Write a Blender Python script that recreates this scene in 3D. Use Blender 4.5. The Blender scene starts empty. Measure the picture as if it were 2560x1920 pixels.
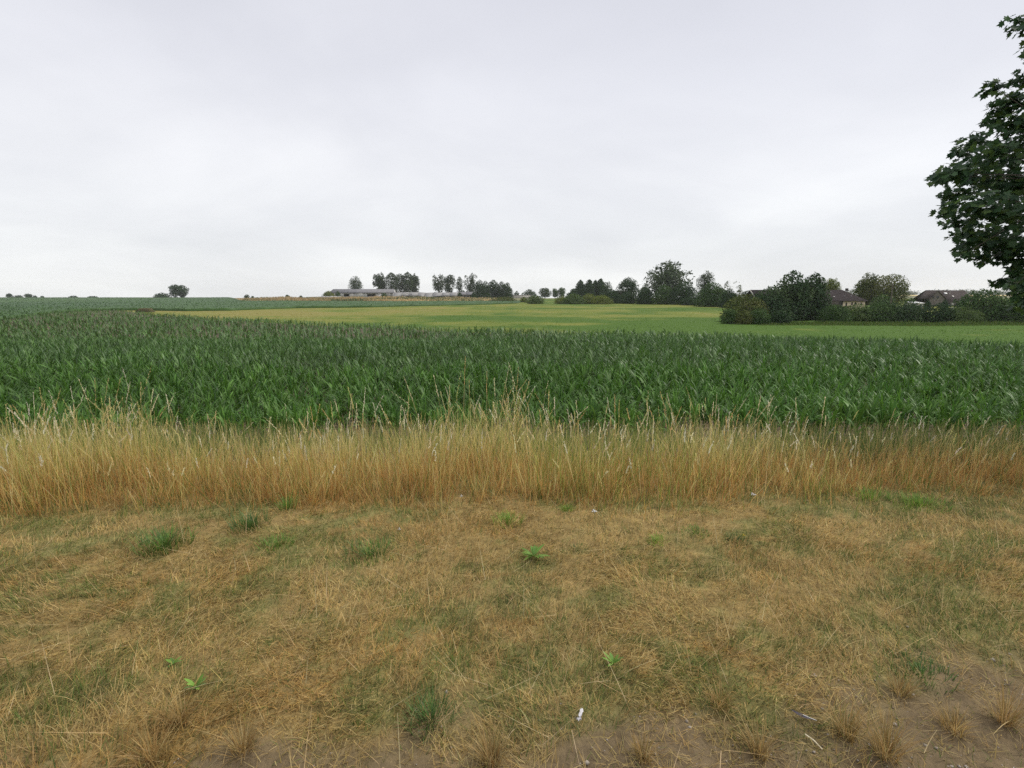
import bpy, math, random
import numpy as np

C = bpy.context.scene.collection
rng = np.random.default_rng(11)
R = math.radians

# ------------------------------------------------------------------ camera, sky, sun, exposure
EYE, PITCH, TANH = 1.6, R(9.3), math.tan(R(44.0))
FPX = 1280 / TANH
cam = bpy.data.cameras.new('camera')
cam.sensor_width = 36.0
cam.lens = 18.0 / TANH
cam.clip_start, cam.clip_end = 0.05, 12000
co = bpy.data.objects.new('camera', cam)
C.objects.link(co)
co.location = (0, 0, EYE)
co.rotation_euler = (R(90) - PITCH, 0, 0)
bpy.context.scene.camera = co

SUN_EL, SUN_AZ = R(52), R(70)          # azimuth clockwise from the view direction (+Y)
world = bpy.data.worlds.new('World')
bpy.context.scene.world = world
world.use_nodes = True
nt = world.node_tree
nt.nodes.clear()
def N(tree, t, **kw):
    n = tree.nodes.new(t)
    for k, v in kw.items():
        setattr(n, k, v)
    return n
def ramp(tree, stops):
    n = tree.nodes.new('ShaderNodeValToRGB')
    e = n.color_ramp.elements
    while len(e) < len(stops):
        e.new(0.5)
    for el, (p, c) in zip(e, stops):
        el.position = p
        el.color = (*c, 1)
    return n
L = nt.links.new
tc = N(nt, 'ShaderNodeTexCoord')
sep = N(nt, 'ShaderNodeSeparateXYZ')
L(tc.outputs['Generated'], sep.inputs[0])
grad = ramp(nt, [(0.0, (.93, .94, .955)), (.08, (.90, .91, .93)), (.20, (.87, .876, .91)), (.33, (.82, .826, .88)), (.50, (.735, .74, .805)), (1, (.82, .825, .88))])
L(sep.outputs['Z'], grad.inputs[0])
addz = N(nt, 'ShaderNodeMath', operation='ADD'); addz.inputs[1].default_value = 0.22
L(sep.outputs['Z'], addz.inputs[0])
dx = N(nt, 'ShaderNodeMath', operation='DIVIDE'); dy = N(nt, 'ShaderNodeMath', operation='DIVIDE')
L(sep.outputs['X'], dx.inputs[0]); L(addz.outputs[0], dx.inputs[1])
L(sep.outputs['Y'], dy.inputs[0]); L(addz.outputs[0], dy.inputs[1])
cmb = N(nt, 'ShaderNodeCombineXYZ')
L(dx.outputs[0], cmb.inputs[0]); L(dy.outputs[0], cmb.inputs[1])
no = N(nt, 'ShaderNodeTexNoise')
no.inputs['Scale'].default_value = 0.75
no.inputs['Detail'].default_value = 5
no.inputs['Roughness'].default_value = 0.52
no.inputs['Distortion'].default_value = 0.35
skymap = N(nt, 'ShaderNodeMapping')
skymap.inputs['Location'].default_value = (18.5, 9.5, 26.5)
L(cmb.outputs[0], skymap.inputs['Vector'])
L(skymap.outputs[0], no.inputs['Vector'])
cl = ramp(nt, [(.30, (.885, .888, .90)), (.50, (.985, .985, .985)), (.70, (1.11, 1.107, 1.09))])
L(no.outputs['Fac'], cl.inputs[0])
mulc = N(nt, 'ShaderNodeMix', data_type='RGBA', blend_type='MULTIPLY')
mulc.inputs['Factor'].default_value = 1.0
L(grad.outputs[0], mulc.inputs['A']); L(cl.outputs[0], mulc.inputs['B'])
bg_cloud = N(nt, 'ShaderNodeBackground'); bg_cloud.inputs['Strength'].default_value = 0.585
L(mulc.outputs['Result'], bg_cloud.inputs['Color'])
skyt = N(nt, 'ShaderNodeTexSky', sky_type='NISHITA', sun_disc=False)
skyt.sun_elevation, skyt.sun_rotation = SUN_EL, SUN_AZ
bg_sky = N(nt, 'ShaderNodeBackground'); bg_sky.inputs['Strength'].default_value = 0.1
L(skyt.outputs[0], bg_sky.inputs['Color'])
mixs = N(nt, 'ShaderNodeMixShader'); mixs.inputs[0].default_value = 0.94      # the overcast layer covers the blue
L(bg_sky.outputs[0], mixs.inputs[1]); L(bg_cloud.outputs[0], mixs.inputs[2])
wo = N(nt, 'ShaderNodeOutputWorld')
L(mixs.outputs[0], wo.inputs['Surface'])

sun = bpy.data.lights.new('sun', 'SUN')
sun.energy, sun.angle, sun.color = 1.5, R(16), (1, .955, .88)
so = bpy.data.objects.new('sun', sun)
C.objects.link(so)
so.rotation_euler = (R(90) - SUN_EL, 0, -SUN_AZ + R(180))
vs = bpy.context.scene.view_settings
vs.view_transform, vs.look, vs.exposure, vs.gamma = 'Standard', 'None', 0.78, 1.0
vs.use_curve_mapping = False
bpy.context.scene.cycles.use_denoising = False
bpy.context.scene.cycles.max_bounces = 5
bpy.context.scene.cycles.transparent_max_bounces = 4
bpy.context.scene.cycles.volume_bounces = 1

# ------------------------------------------------------------------ helpers
def P(xs, ys, Y):
    """world X and Z, at depth Y, of the direction the photograph shows at (xs, ys)"""
    x, y = (xs - 1280) / FPX, (960 - ys) / FPX
    t = Y / (math.cos(PITCH) + y * math.sin(PITCH))
    return x * t, EYE + t * (y * math.cos(PITCH) - math.sin(PITCH))

def hsh(ix, iy, s):
    h = np.sin(ix * 127.1 + iy * 311.7 + s * 74.7) * 43758.5453
    return h - np.floor(h)
def vnoise(x, y, s=0):
    ix, iy = np.floor(x), np.floor(y)
    fx, fy = x - ix, y - iy
    fx, fy = fx * fx * (3 - 2 * fx), fy * fy * (3 - 2 * fy)
    a, b = hsh(ix, iy, s), hsh(ix + 1, iy, s)
    c, d = hsh(ix, iy + 1, s), hsh(ix + 1, iy + 1, s)
    return (a * (1 - fx) + b * fx) * (1 - fy) + (c * (1 - fx) + d * fx) * fy
def fbm(x, y, s=0, o=4):
    v, a, tot = 0, 1.0, 0
    for k in range(o):
        v = v + a * vnoise(x * 2 ** k + 17.3 * k, y * 2 ** k - 9.1 * k, s + k)
        tot += a
        a *= 0.5
    return v / tot
def sstep(a, b, x):
    t = np.clip((x - a) / (b - a), 0, 1)
    return t * t * (3 - 2 * t)

# the lie of the land: a level verge, a step down to the field, a hollow, then a long rise to the crest
PY = np.array([-60, 0, 4.6, 6.2, 9, 11.5, 28, 60, 85, 120, 160, 207, 250, 300, 384, 470, 640, 1000, 2000.])
PZ = np.array([0, 0, 0, -.25, -.95, -1.36, -1.95, -2.5, -2.3, -2.1, -1.75, -1.32, -1.0, -.5, .35, .66, .55, .0, -1.5])
PM = np.gradient(PZ, PY)
def T(X, Y):
    X, Y = np.asarray(X, float), np.asarray(Y, float)
    k = np.clip(np.searchsorted(PY, Y) - 1, 0, len(PY) - 2)
    h = PY[k + 1] - PY[k]
    t = np.clip((Y - PY[k]) / h, 0, 1)
    z = (PZ[k] * (2 * t**3 - 3 * t**2 + 1) + PM[k] * h * (t**3 - 2 * t**2 + t)
         + PZ[k + 1] * (-2 * t**3 + 3 * t**2) + PM[k + 1] * h * (t**3 - t**2))
    u = X / np.maximum(Y, 1)
    z = z + .75 * sstep(310, 350, Y) * (1 - sstep(460, 560, Y)) * sstep(-.60, -.42, u) * (1 - sstep(-.10, -.02, u))
    z = z + 7.0 * sstep(500, 1350, Y) * sstep(.42, .62, u)
    z = z + (fbm(X * .05, Y * .05, 3, 2) - .5) * .25 * sstep(9, 40, Y)
    z = z + (fbm(X * .9, Y * .9, 5, 3) - .5) * .05 * (1 - sstep(5, 8, Y))
    return z
def hit(xs, ys, h=0.0):
    """depth and X/Y where the sight line at (xs, ys) meets the land raised by h"""
    for Y in np.concatenate([np.arange(8, 120, .4), np.arange(120, 600, 1.5)]):
        X, Z = P(xs, ys, Y)
        if Z <= T(X, Y) + h:
            break
    return Y, X / Y

def link(o, parent=None):
    C.objects.link(o)
    if parent is not None:
        o.parent = parent
    return o
def tag(o, label=None, cat=None, group=None, kind=None):
    if label: o['label'] = label
    if cat: o['category'] = cat
    if group: o['group'] = group
    if kind: o['kind'] = kind
    return o
def empty(name, loc, label, cat, group=None):
    o = bpy.data.objects.new(name, None)
    o.empty_display_size = .2
    o.location = loc
    link(o)
    return tag(o, label, cat, group)
def mesh(name, V, F, mat, col=None, smooth=False):
    V = np.asarray(V, np.float32)
    F = np.asarray(F, np.int32)
    n, k = F.shape
    me = bpy.data.meshes.new(name)
    me.vertices.add(len(V)); me.vertices.foreach_set('co', V.ravel())
    me.loops.add(n * k); me.loops.foreach_set('vertex_index', F.ravel())
    me.polygons.add(n); me.polygons.foreach_set('loop_start', np.arange(0, n * k, k, dtype=np.int32))
    if smooth:
        me.polygons.foreach_set('use_smooth', np.ones(n, bool))
    if col is not None:
        a = me.attributes.new('Col', 'FLOAT_COLOR', 'POINT')
        c4 = np.ones((len(V), 4), np.float32)
        c4[:, :3] = col
        a.data.foreach_set('color', c4.ravel())
    me.materials.append(mat)
    me.update(calc_edges=True)
    return me
def obj(name, V, F, mat, parent=None, col=None, smooth=False, kind=None):
    V = np.asarray(V, float)
    if parent is not None:
        V = V - np.array(parent.location)
    o = link(bpy.data.objects.new(name, mesh(name, V, F, mat, col, smooth)), parent)
    if kind:
        o['kind'] = kind
    return o
def join(parts):
    Vs, Fs, k = [], [], 0
    for v, f in parts:
        Vs.append(v); Fs.append(np.asarray(f) + k); k += len(v)
    return np.concatenate(Vs), np.concatenate(Fs)

# ------------------------------------------------------------------ materials
def mat_new(name):
    m = bpy.data.materials.new(name)
    m.use_nodes = True
    t = m.node_tree
    t.nodes.clear()
    return m, t
def plant_mat(name, rough=.55, trans=.25, spec=.4, fade=None):
    m, t = mat_new(name)
    a = N(t, 'ShaderNodeAttribute', attribute_name='Col')
    g = N(t, 'ShaderNodeNewGeometry')
    nz = N(t, 'ShaderNodeTexNoise'); nz.inputs['Scale'].default_value = 9
    L = t.links.new
    L(g.outputs['Position'], nz.inputs['Vector'])
    r = ramp(t, [(.3, (.82, .82, .82)), (.7, (1.15, 1.15, 1.15))])
    L(nz.outputs['Fac'], r.inputs[0])
    mx = N(t, 'ShaderNodeMix', data_type='RGBA', blend_type='MULTIPLY'); mx.inputs['Factor'].default_value = 1
    L(a.outputs['Color'], mx.inputs['A']); L(r.outputs[0], mx.inputs['B'])
    p = N(t, 'ShaderNodeBsdfPrincipled')
    p.inputs['Roughness'].default_value = rough
    p.inputs['Specular IOR Level'].default_value = spec
    L(mx.outputs['Result'], p.inputs['Base Color'])
    o = N(t, 'ShaderNodeOutputMaterial')
    if trans > 0:
        tr = N(t, 'ShaderNodeBsdfTranslucent')
        L(mx.outputs['Result'], tr.inputs['Color'])
        ms = N(t, 'ShaderNodeMixShader'); ms.inputs[0].default_value = trans
        L(p.outputs[0], ms.inputs[1]); L(tr.outputs[0], ms.inputs[2]); L(ms.outputs[0], o.inputs[0])
    else:
        L(p.outputs[0], o.inputs[0])
    return m
def noise_mat(name, c1, c2, scale, rough=.85, bump=0.0, detail=6, c3=None, spec=.3, stretch=None):
    m, t = mat_new(name)
    L = t.links.new
    g = N(t, 'ShaderNodeNewGeometry')
    nz = N(t, 'ShaderNodeTexNoise')
    nz.inputs['Scale'].default_value = scale
    nz.inputs['Detail'].default_value = detail
    nz.inputs['Roughness'].default_value = .65
    src = g.outputs['Position']
    if stretch:
        mp = N(t, 'ShaderNodeMapping'); mp.inputs['Scale'].default_value = stretch
        L(src, mp.inputs['Vector']); src = mp.outputs[0]
    L(src, nz.inputs['Vector'])
    stops = [(.32, c1), (.68, c2)] if c3 is None else [(.28, c1), (.5, c2), (.72, c3)]
    r = ramp(t, stops)
    L(nz.outputs['Fac'], r.inputs[0])
    p = N(t, 'ShaderNodeBsdfPrincipled')
    p.inputs['Roughness'].default_value = rough
    p.inputs['Specular IOR Level'].default_value = spec
    L(r.outputs[0], p.inputs['Base Color'])
    if bump:
        b = N(t, 'ShaderNodeBump'); b.inputs['Strength'].default_value = bump; b.inputs['Distance'].default_value = .05
        n2 = N(t, 'ShaderNodeTexNoise'); n2.inputs['Scale'].default_value = scale * 4; n2.inputs['Detail'].default_value = 5
        L(src, n2.inputs['Vector'])
        L(n2.outputs['Fac'], b.inputs['Height']); L(b.outputs[0], p.inputs['Normal'])
    o = N(t, 'ShaderNodeOutputMaterial')
    L(p.outputs[0], o.inputs[0])
    return m

M_GRASS = plant_mat('dry_grass', .65, .42, .15)
M_TALL = plant_mat('tall_dry_grass', .65, .55, .12)
M_CORN = plant_mat('maize_leaf', .48, .28, .24)
M_MIDCORN = plant_mat('maize_leaf_far', .45, .24, .36)
M_FARCORN = plant_mat('maize_crop', .6, .1, .25)
M_MEADOW = plant_mat('meadow_grass', .85, .2, .04)
M_LEAF = plant_mat('tree_leaf', .7, .18, .08)
M_MAPLE = plant_mat('maple_leaf', .5, .34, .25)
M_WEED = plant_mat('weed_leaf', .5, .3, .3)
M_BARK = noise_mat('bark', (.06, .05, .04), (.16, .14, .115), 6, .9, .3)
M_SOIL = noise_mat('sandy_soil', (.105, .075, .046), (.22, .165, .11), 7, .95, .6, 9, (.165, .122, .08), .1)
def earth_mat(name):
    m, t = mat_new(name)
    L = t.links.new
    a = N(t, 'ShaderNodeAttribute', attribute_name='Col'); g = N(t, 'ShaderNodeNewGeometry')
    n1 = N(t, 'ShaderNodeTexNoise'); n1.inputs['Scale'].default_value = 11; n1.inputs['Detail'].default_value = 10; n1.inputs['Roughness'].default_value = .72
    L(g.outputs['Position'], n1.inputs['Vector'])
    rr = ramp(t, [(.3, (.58, .57, .55)), (.5, (1, 1, 1)), (.7, (1.4, 1.38, 1.32))])
    L(n1.outputs['Fac'], rr.inputs[0])
    mx = N(t, 'ShaderNodeMix', data_type='RGBA', blend_type='MULTIPLY'); mx.inputs['Factor'].default_value = 1
    L(a.outputs['Color'], mx.inputs['A']); L(rr.outputs[0], mx.inputs['B'])
    b = N(t, 'ShaderNodeBump'); b.inputs['Strength'].default_value = .7; b.inputs['Distance'].default_value = .03
    n2 = N(t, 'ShaderNodeTexNoise'); n2.inputs['Scale'].default_value = 45; n2.inputs['Detail'].default_value = 8; n2.inputs['Roughness'].default_value = .7
    L(g.outputs['Position'], n2.inputs['Vector']); L(n2.outputs['Fac'], b.inputs['Height'])
    p = N(t, 'ShaderNodeBsdfPrincipled'); p.inputs['Roughness'].default_value = .95; p.inputs['Specular IOR Level'].default_value = .1
    L(mx.outputs['Result'], p.inputs['Base Color']); L(b.outputs[0], p.inputs['Normal'])
    o = N(t, 'ShaderNodeOutputMaterial'); L(p.outputs[0], o.inputs[0])
    return m
M_VERGE = earth_mat('verge_earth')
M_FIELDSOIL = noise_mat('field_soil', (.09, .062, .042), (.16, .115, .078), 2.5, .95, .6)
M_LAND = noise_mat('far_land', (.10, .12, .05), (.22, .20, .09), .02, .95, 0, 8)
M_STUBBLE = noise_mat('ripe_grain', (.50, .38, .13), (.60, .48, .2), .05, .9)
M_CONC = noise_mat('weathered_concrete', (.30, .29, .27), (.46, .45, .43), .9, .9, .1)
M_CONC2 = noise_mat('pale_concrete', (.44, .43, .41), (.58, .57, .54), .9, .9, .1)
M_ETERNIT = noise_mat('grey_fibre_cement', (.145, .142, .15), (.22, .215, .22), .7, .85, .1, stretch=(1, .2, 1))
M_ETERNIT2 = noise_mat('weathered_fibre_cement', (.20, .195, .19), (.33, .32, .31), .8, .85, .1)
M_DARKWOOD = noise_mat('dark_timber', (.03, .026, .022), (.07, .06, .05), 3, .85)
M_TILE = noise_mat('dark_roof_tile', (.020, .016, .017), (.044, .034, .034), 1.6, .95, .2, spec=.08)
M_TILE2 = noise_mat('brown_roof_tile', (.042, .034, .032), (.075, .060, .056), 1.4, .95, .2, spec=.08)
M_RENDER = noise_mat('cream_render', (.62, .50, .36), (.72, .60, .45), 1.0, .9)
M_GREYBRICK = noise_mat('grey_brick', (.115, .10, .092), (.19, .165, .15), 2.0, .9, .2)
M_GLASS = noise_mat('dark_window', (.012, .014, .016), (.03, .034, .038), .5, .12, spec=.6)
M_WHITE = noise_mat('white_paint', (.70, .70, .68), (.82, .82, .8), 3, .6)
M_PALE = noise_mat('pale_panel', (.50, .47, .43), (.62, .59, .54), 3, .8)
M_PAPER = noise_mat('tissue_paper', (.50, .48, .50), (.74, .73, .74), 60, .9)
M_FEATHER = noise_mat('feather_dark', (.03, .026, .04), (.085, .07, .09), 80, .5)
M_BONE = noise_mat('pale_straw', (.62, .54, .36), (.78, .70, .50), 40, .6)
M_PETAL = noise_mat('white_petal', (.72, .72, .70), (.86, .86, .84), 90, .8)
M_YPETAL = noise_mat('yellow_petal', (.72, .50, .03), (.85, .62, .05), 90, .8)
M_STONE = noise_mat('pale_stone', (.22, .18, .14), (.42, .37, .31), 30, .9, .2)

# ------------------------------------------------------------------ ground, fields
def usheet(name, ya, yb, us, ny, mat, h=0.0, col=None, geo=True, front=None, label=None, bump=0.0):
    """a strip of land between the edges ya(u) and yb(u), u = X/Y, following the terrain"""
    A = np.array([ya(u) for u in us]); B = np.array([yb(u) for u in us])
    s = np.linspace(0, 1, ny)[:, None]
    Y = A * (B / A) ** s if geo else A + (B - A) * s
    X = Y * us[None, :]
    if bump:
        Z = T(X, Y) + h + (fbm(X * .55, Y * .55, 21, 3) - .5) * bump
    else:
        Z = T(X, Y) + h
    if front is not None:
        Y = np.vstack([Y[:1] - .05, Y]); X = np.vstack([X[:1], X]); Z = np.vstack([T(X[:1], Y[:1]) + front, Z])
        ny += 1
    V = np.stack([X, Y, Z], -1).reshape(-1, 3)
    nu = len(us)
    i = (np.arange(ny - 1)[:, None] * nu + np.arange(nu - 1)[None, :]).ravel()
    F = np.stack([i, i + 1, i + nu + 1, i + nu], 1)
    keep = (B - A)[(i % nu)] + (B - A)[(i % nu) + 1] > .2
    c = col(V[:, 0], V[:, 1]) if col else None
    o = obj(name, V, F[keep], mat, None, c, True)
    return o

S = 2560 / 2212
edge_px = [(2212, 742), (1900, 729), (1560, 715), (1280, 710), (1000, 703), (800, 695), (620, 688), (480, 682), (380, 676), (310, 671.5)]
E_ = sorted([(hit(x * S, y * S, .84)[::-1]) for x, y in edge_px])
top_px = [(310, 671), (400, 672.5), (500, 671.5), (640, 666), (800, 664), (1000, 659), (1110, 656)]
B_ = sorted([(hit(x * S, y * S, 0)[::-1]) for x, y in top_px])
EU, EY = np.array([e[0] for e in E_]), np.array([e[1] for e in E_])
BU, BY = np.array([b[0] for b in B_]), np.array([b[1] for b in B_])
UT = max(EU[0], BU[0])
YT = float(np.interp(UT, BU, BY))
def EDGE(u):                      # far edge of the near maize
    return YT if u < UT - .06 else float(YT + (np.interp(u, EU, EY) - YT) * sstep(UT - .06, UT + .02, u))
def MEAD(u):                      # far edge of the meadow
    if u < UT - .06: return YT
    if u < BU[-1]: return float(max(EDGE(u) + .0, np.interp(u, BU, BY)))
    return float(BY[-1] + (420 - BY[-1]) * sstep(BU[-1], BU[-1] + .05, u))
def CROP(u):                      # far edge of the upper maize
    if u > BU[-1] + .04: return MEAD(u)
    far = 272 + 8 * math.sin(u * 9)
    left = 640.0
    f = float(sstep(-.56, -.50, u))
    return max(MEAD(u), left * (1 - f) + far * f)
us = np.linspace(-1.7, 1.7, 341)

def land(name, x0, x1, y0, y1, nx, ny, mat, drop):
    xs = np.sign(np.linspace(-1, 1, nx)) * np.abs(np.linspace(-1, 1, nx)) ** 2 * x1
    ys = y0 + (y1 - y0) * np.linspace(0, 1, ny) ** 2.2
    X, Y = np.meshgrid(xs, ys)
    Z = T(X, Y) - drop
    V = np.stack([X, Y, Z], -1).reshape(-1, 3)
    i = (np.arange(ny - 1)[:, None] * nx + np.arange(nx - 1)[None, :]).ravel()
    return obj(name, V, np.stack([i, i + 1, i + nx + 1, i + nx], 1), mat, None, None, True)
tag(land('ground', -2450, 2450, -60, 1700, 121, 141, M_LAND, .35), kind='structure')
tag(usheet('field_soil', lambda u: 5.2, EDGE, us, 90, M_FIELDSOIL), kind='structure')

def meadow_tan(X, Y):
    u = X / Y
    n = fbm(u * 9, np.log(Y) * 14, 31, 4)
    n2 = fbm(X * .05, Y * .05, 37, 4)
    base = .22 + .24 * sstep(70, 150, Y) - .10 * sstep(200, 260, Y)
    base = base + .36 * (1 - sstep(-.42, -.10, u)) - .10 * sstep(-.2, .1, u) * sstep(60, 100, Y) - .40 * sstep(.12, .30, u) * (1 - sstep(70, 130, Y))
    n3 = fbm(X * .35, Y * .12, 39, 3)
    return np.clip(base + (n - .5) * 1.2 + (n2 - .5) * .9 + (n3 - .5) * .7, 0, 1)
def meadow_col(X, Y):
    t = meadow_tan(X, Y)[..., None]
    g = np.array([.095, .168, .034]); y = np.array([.215, .245, .058]); b = np.array([.285, .258, .082])
    return np.where(t < .5, g + (y - g) * t * 2, y + (b - y) * (t - .5) * 2)
tag(usheet('meadow', EDGE, MEAD, np.linspace(-1.0, 1.7, 320), 130, M_MEADOW, 0.0, meadow_col), kind='structure')

def corn_col(X, Y):
    n = fbm(X * .02, Y * .012, 41, 4)[..., None]
    f = fbm(X * .7, Y * .35, 43, 3)[..., None]
    a, b = np.array([.028, .080, .012]), np.array([.052, .116, .018])
    return (a + (b - a) * np.clip(n * 1.6 - .3, 0, 1)) * (.7 + .6 * f)
def CROP0(u):
    return float(78 + (MEAD(u) - 78) * sstep(UT - .34, UT - .06, u))
usc = np.linspace(-1.7, BU[-1] + .04, 340)
tag(usheet('upper_field_soil', MEAD, CROP, us[us < BU[-1] + .05], 40, M_FIELDSOIL), kind='structure')
tag(usheet('far_maize_crop', CROP0, CROP, usc, 130, M_FARCORN, .58, corn_col, front=.03, bump=.5), kind='stuff',
    label='far maize crop covering the rise up to the skyline', cat='crop')

# ------------------------------------------------------------------ blades
def blades(base, length, width, az, lean, curl, segs, cb, ct, prof=None, face=None):
    """grass blades / leaves: curved strips of quads, colour running from cb (root) to ct (tip)"""
    n = len(base)
    t = np.linspace(0, 1, segs + 1)
    th = lean[:, None] + curl[:, None] * t[None, :]
    ds = (length / segs)[:, None]
    hx = np.concatenate([np.zeros((n, 1)), np.cumsum(np.sin((th[:, 1:] + th[:, :-1]) / 2) * ds, 1)], 1)
    hz = np.concatenate([np.zeros((n, 1)), np.cumsum(np.cos((th[:, 1:] + th[:, :-1]) / 2) * ds, 1)], 1)
    d = np.stack([np.cos(az), np.sin(az)], 1)
    fa = az + math.pi / 2 if face is None else face
    w = np.stack([np.cos(fa), np.sin(fa), np.zeros(n)], 1)
    pr = np.maximum(1 - t, .12) ** .6 if prof is None else prof(t)
    c = np.zeros((n, segs + 1, 3))
    c[:, :, :2] = base[:, None, :2] + hx[..., None] * d[:, None, :]
    c[:, :, 2] = base[:, None, 2] + hz
    off = w[:, None, :] * (width[:, None] * pr[None, :] * .5)[..., None]
    V = np.stack([c - off, c + off], 2).reshape(n * (segs + 1) * 2, 3)
    k = (np.arange(n)[:, None] * (segs + 1) + np.arange(segs)[None, :]).ravel() * 2
    F = np.stack([k, k + 1, k + 3, k + 2], 1)
    col = cb[:, None, :] + (ct - cb)[:, None, :] * t[None, :, None]
    return V, F, np.repeat(col.reshape(-1, 3), 2, 0)
def stack(parts):
    V, F = join([(p[0], p[1]) for p in parts])
    return V, F, np.concatenate([p[2] for p in parts])
def pick(pal, n, jit=.15):
    pal = np.array(pal)
    c = pal[rng.integers(0, len(pal), n)]
    return c * rng.uniform(1 - jit, 1 + jit, (n, 1)) * rng.uniform(.95, 1.05, (n, 3))

STRAW = [(.50, .365, .135), (.585, .445, .185), (.41, .285, .098), (.345, .242, .105), (.54, .40, .15), (.63, .50, .24)]
GREEN = [(.16, .205, .05), (.12, .185, .045), (.21, .235, .065), (.25, .25, .07), (.09, .15, .04)]
OLIVE = [(.20, .18, .07), (.25, .21, .085), (.16, .155, .06)]

def soil_mask(X, Y):              # 1 where the trodden sandy edge is bare
    edge = 1.75 + .15 * np.clip(X, -2, 1.6) - .05 * np.sin(X * 2.1)
    return 1 - sstep(-.16, .16, Y - edge + (fbm(X * 3.2, Y * 3.2, 51, 3) - .5) * .6 + .12 * sstep(-.2, -1.2, X))
def green_mask(X, Y):
    n = fbm(X * 2.3 + 4, Y * 3.2, 53, 3)
    n2 = fbm(X * 9, Y * 11, 57, 2)
    bias = .05 * sstep(-.2, -2.2, X) + .06 * sstep(.3, 1.6, X) * sstep(2.9, 2.2, Y) + .07 * sstep(1.9, 2.5, X) * sstep(3.2, 3.7, Y) + .03
    return sstep(.50, .66, n * .55 + n2 * .45 + bias - .02)

# verge: one fine sheet from behind the camera to the slope
gx, gy = np.linspace(-9.5, 9.5, 261), np.linspace(-3, 5.3, 150)
X, Y = np.meshgrid(gx, gy)
Z = T(X, Y) + (fbm(X * 5, Y * 5, 9, 3) - .5) * .035
i = (np.arange(149)[:, None] * 261 + np.arange(260)[None, :]).ravel()
sm = soil_mask(X, Y).ravel()[:, None]
thatch = np.array([.29, .21, .085]) * (1 - green_mask(X, Y).ravel()[:, None]) + np.array([.22, .20, .075]) * green_mask(X, Y).ravel()[:, None]
vc = thatch * (1 - sm) + np.array([.192, .143, .082]) * sm
tag(obj('verge_soil', np.stack([X, Y, Z], -1).reshape(-1, 3), np.stack([i, i + 1, i + 262, i + 261], 1), M_VERGE, None, vc, True), kind='structure')
# ---- short, matted verge grass
def verge_pts(n):
    X = rng.uniform(-1, 1, n); Y = rng.uniform(.95, 4.25, n)
    return X * (1.0 * Y + 2.3), Y
parts = []
n = 330000
X, Y = verge_pts(n)
patch = fbm(X * 2.5, Y * 3.2, 61, 3)
dens = np.clip(.55 + 1.0 * patch, 0, 1) * (1 - .90 * soil_mask(X, Y))
keep = rng.uniform(0, 1, n) < dens * (.55 + .45 * sstep(4.25, 1.8, Y))
X, Y = X[keep], Y[keep]; n = len(X)
patch = patch[keep]
gm = green_mask(X, Y)
isg = rng.uniform(0, 1, n) < .09 + .34 * gm + .25 * sstep(-.6, -1.6, X) * sstep(3.0, 3.6, Y) * gm
iso = (~isg) & (rng.uniform(0, 1, n) < .16 + .3 * gm)
col = pick(STRAW, n); col[isg] = pick(GREEN, isg.sum()); col[iso] = pick(OLIVE, iso.sum())
tone = (.86 + .5 * fbm(X * 1.3, Y * 1.9, 63, 3))[:, None]
rus = sstep(.5, .72, fbm(X * 2.1 + 9, Y * 2.4, 67, 3))[:, None] * (~isg)[:, None]
col = col * tone * (1 - rus * np.array([.08, .18, .28]))
base = np.stack([X, Y, T(X, Y) - .004], 1)
flow = (fbm(X * 1.2, Y * 1.2, 69, 2) - .5) * 9
ln = rng.uniform(.03, .085, n) * np.where(isg, .85, 1) * (.75 + .5 * patch)
lean = np.where(isg, rng.uniform(.15, .9, n), rng.uniform(.45, 1.42, n))
curl = rng.uniform(-.3, 1.3, n) * np.where(lean > 1, .4, 1)
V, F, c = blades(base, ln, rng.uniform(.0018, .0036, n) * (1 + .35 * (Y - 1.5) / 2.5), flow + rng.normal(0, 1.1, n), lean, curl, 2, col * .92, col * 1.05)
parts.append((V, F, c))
# longer straws lying and standing among it
n = 1500
X, Y = verge_pts(n)
keep = rng.uniform(0, 1, n) > .55 * soil_mask(X, Y)
X, Y = X[keep], Y[keep]; n = len(X)
col = pick([(.62, .47, .24), (.55, .41, .20), (.66, .54, .31)], n)
base = np.stack([X, Y, T(X, Y) + rng.uniform(0, .03, n)], 1)
lean = np.where(rng.uniform(0, 1, n) < .6, rng.uniform(1.1, 1.5, n), rng.uniform(.1, 1.0, n))
parts.append(blades(base, rng.uniform(.10, .26, n), rng.uniform(.0016, .003, n), rng.uniform(0, 6.3, n), lean, rng.uniform(-.15, .35, n), 4, col, col * 1.05))
# trodden stubble on the soil
n = 24000
X = rng.uniform(-2.6, 3.6, n); Y = rng.uniform(1.15, 2.4, n)
keep = rng.uniform(0, 1, n) < soil_mask(X, Y) * sstep(.42, .62, fbm(X * 6, Y * 6, 71, 3)) * .9
X, Y = X[keep], Y[keep]; n = len(X)
col = pick(STRAW, n) * .9
parts.append(blades(np.stack([X, Y, T(X, Y)], 1), rng.uniform(.02, .09, n), rng.uniform(.0015, .003, n), rng.uniform(0, 6.3, n), rng.uniform(.5, 1.5, n), rng.uniform(-.2, .6, n), 3, col, col))
V, F, c = stack(parts)
tag(obj('verge_grass', V, F, M_GRASS, None, c), 'short sunburnt grass matted over the verge in front', 'grass', kind='stuff')

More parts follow.
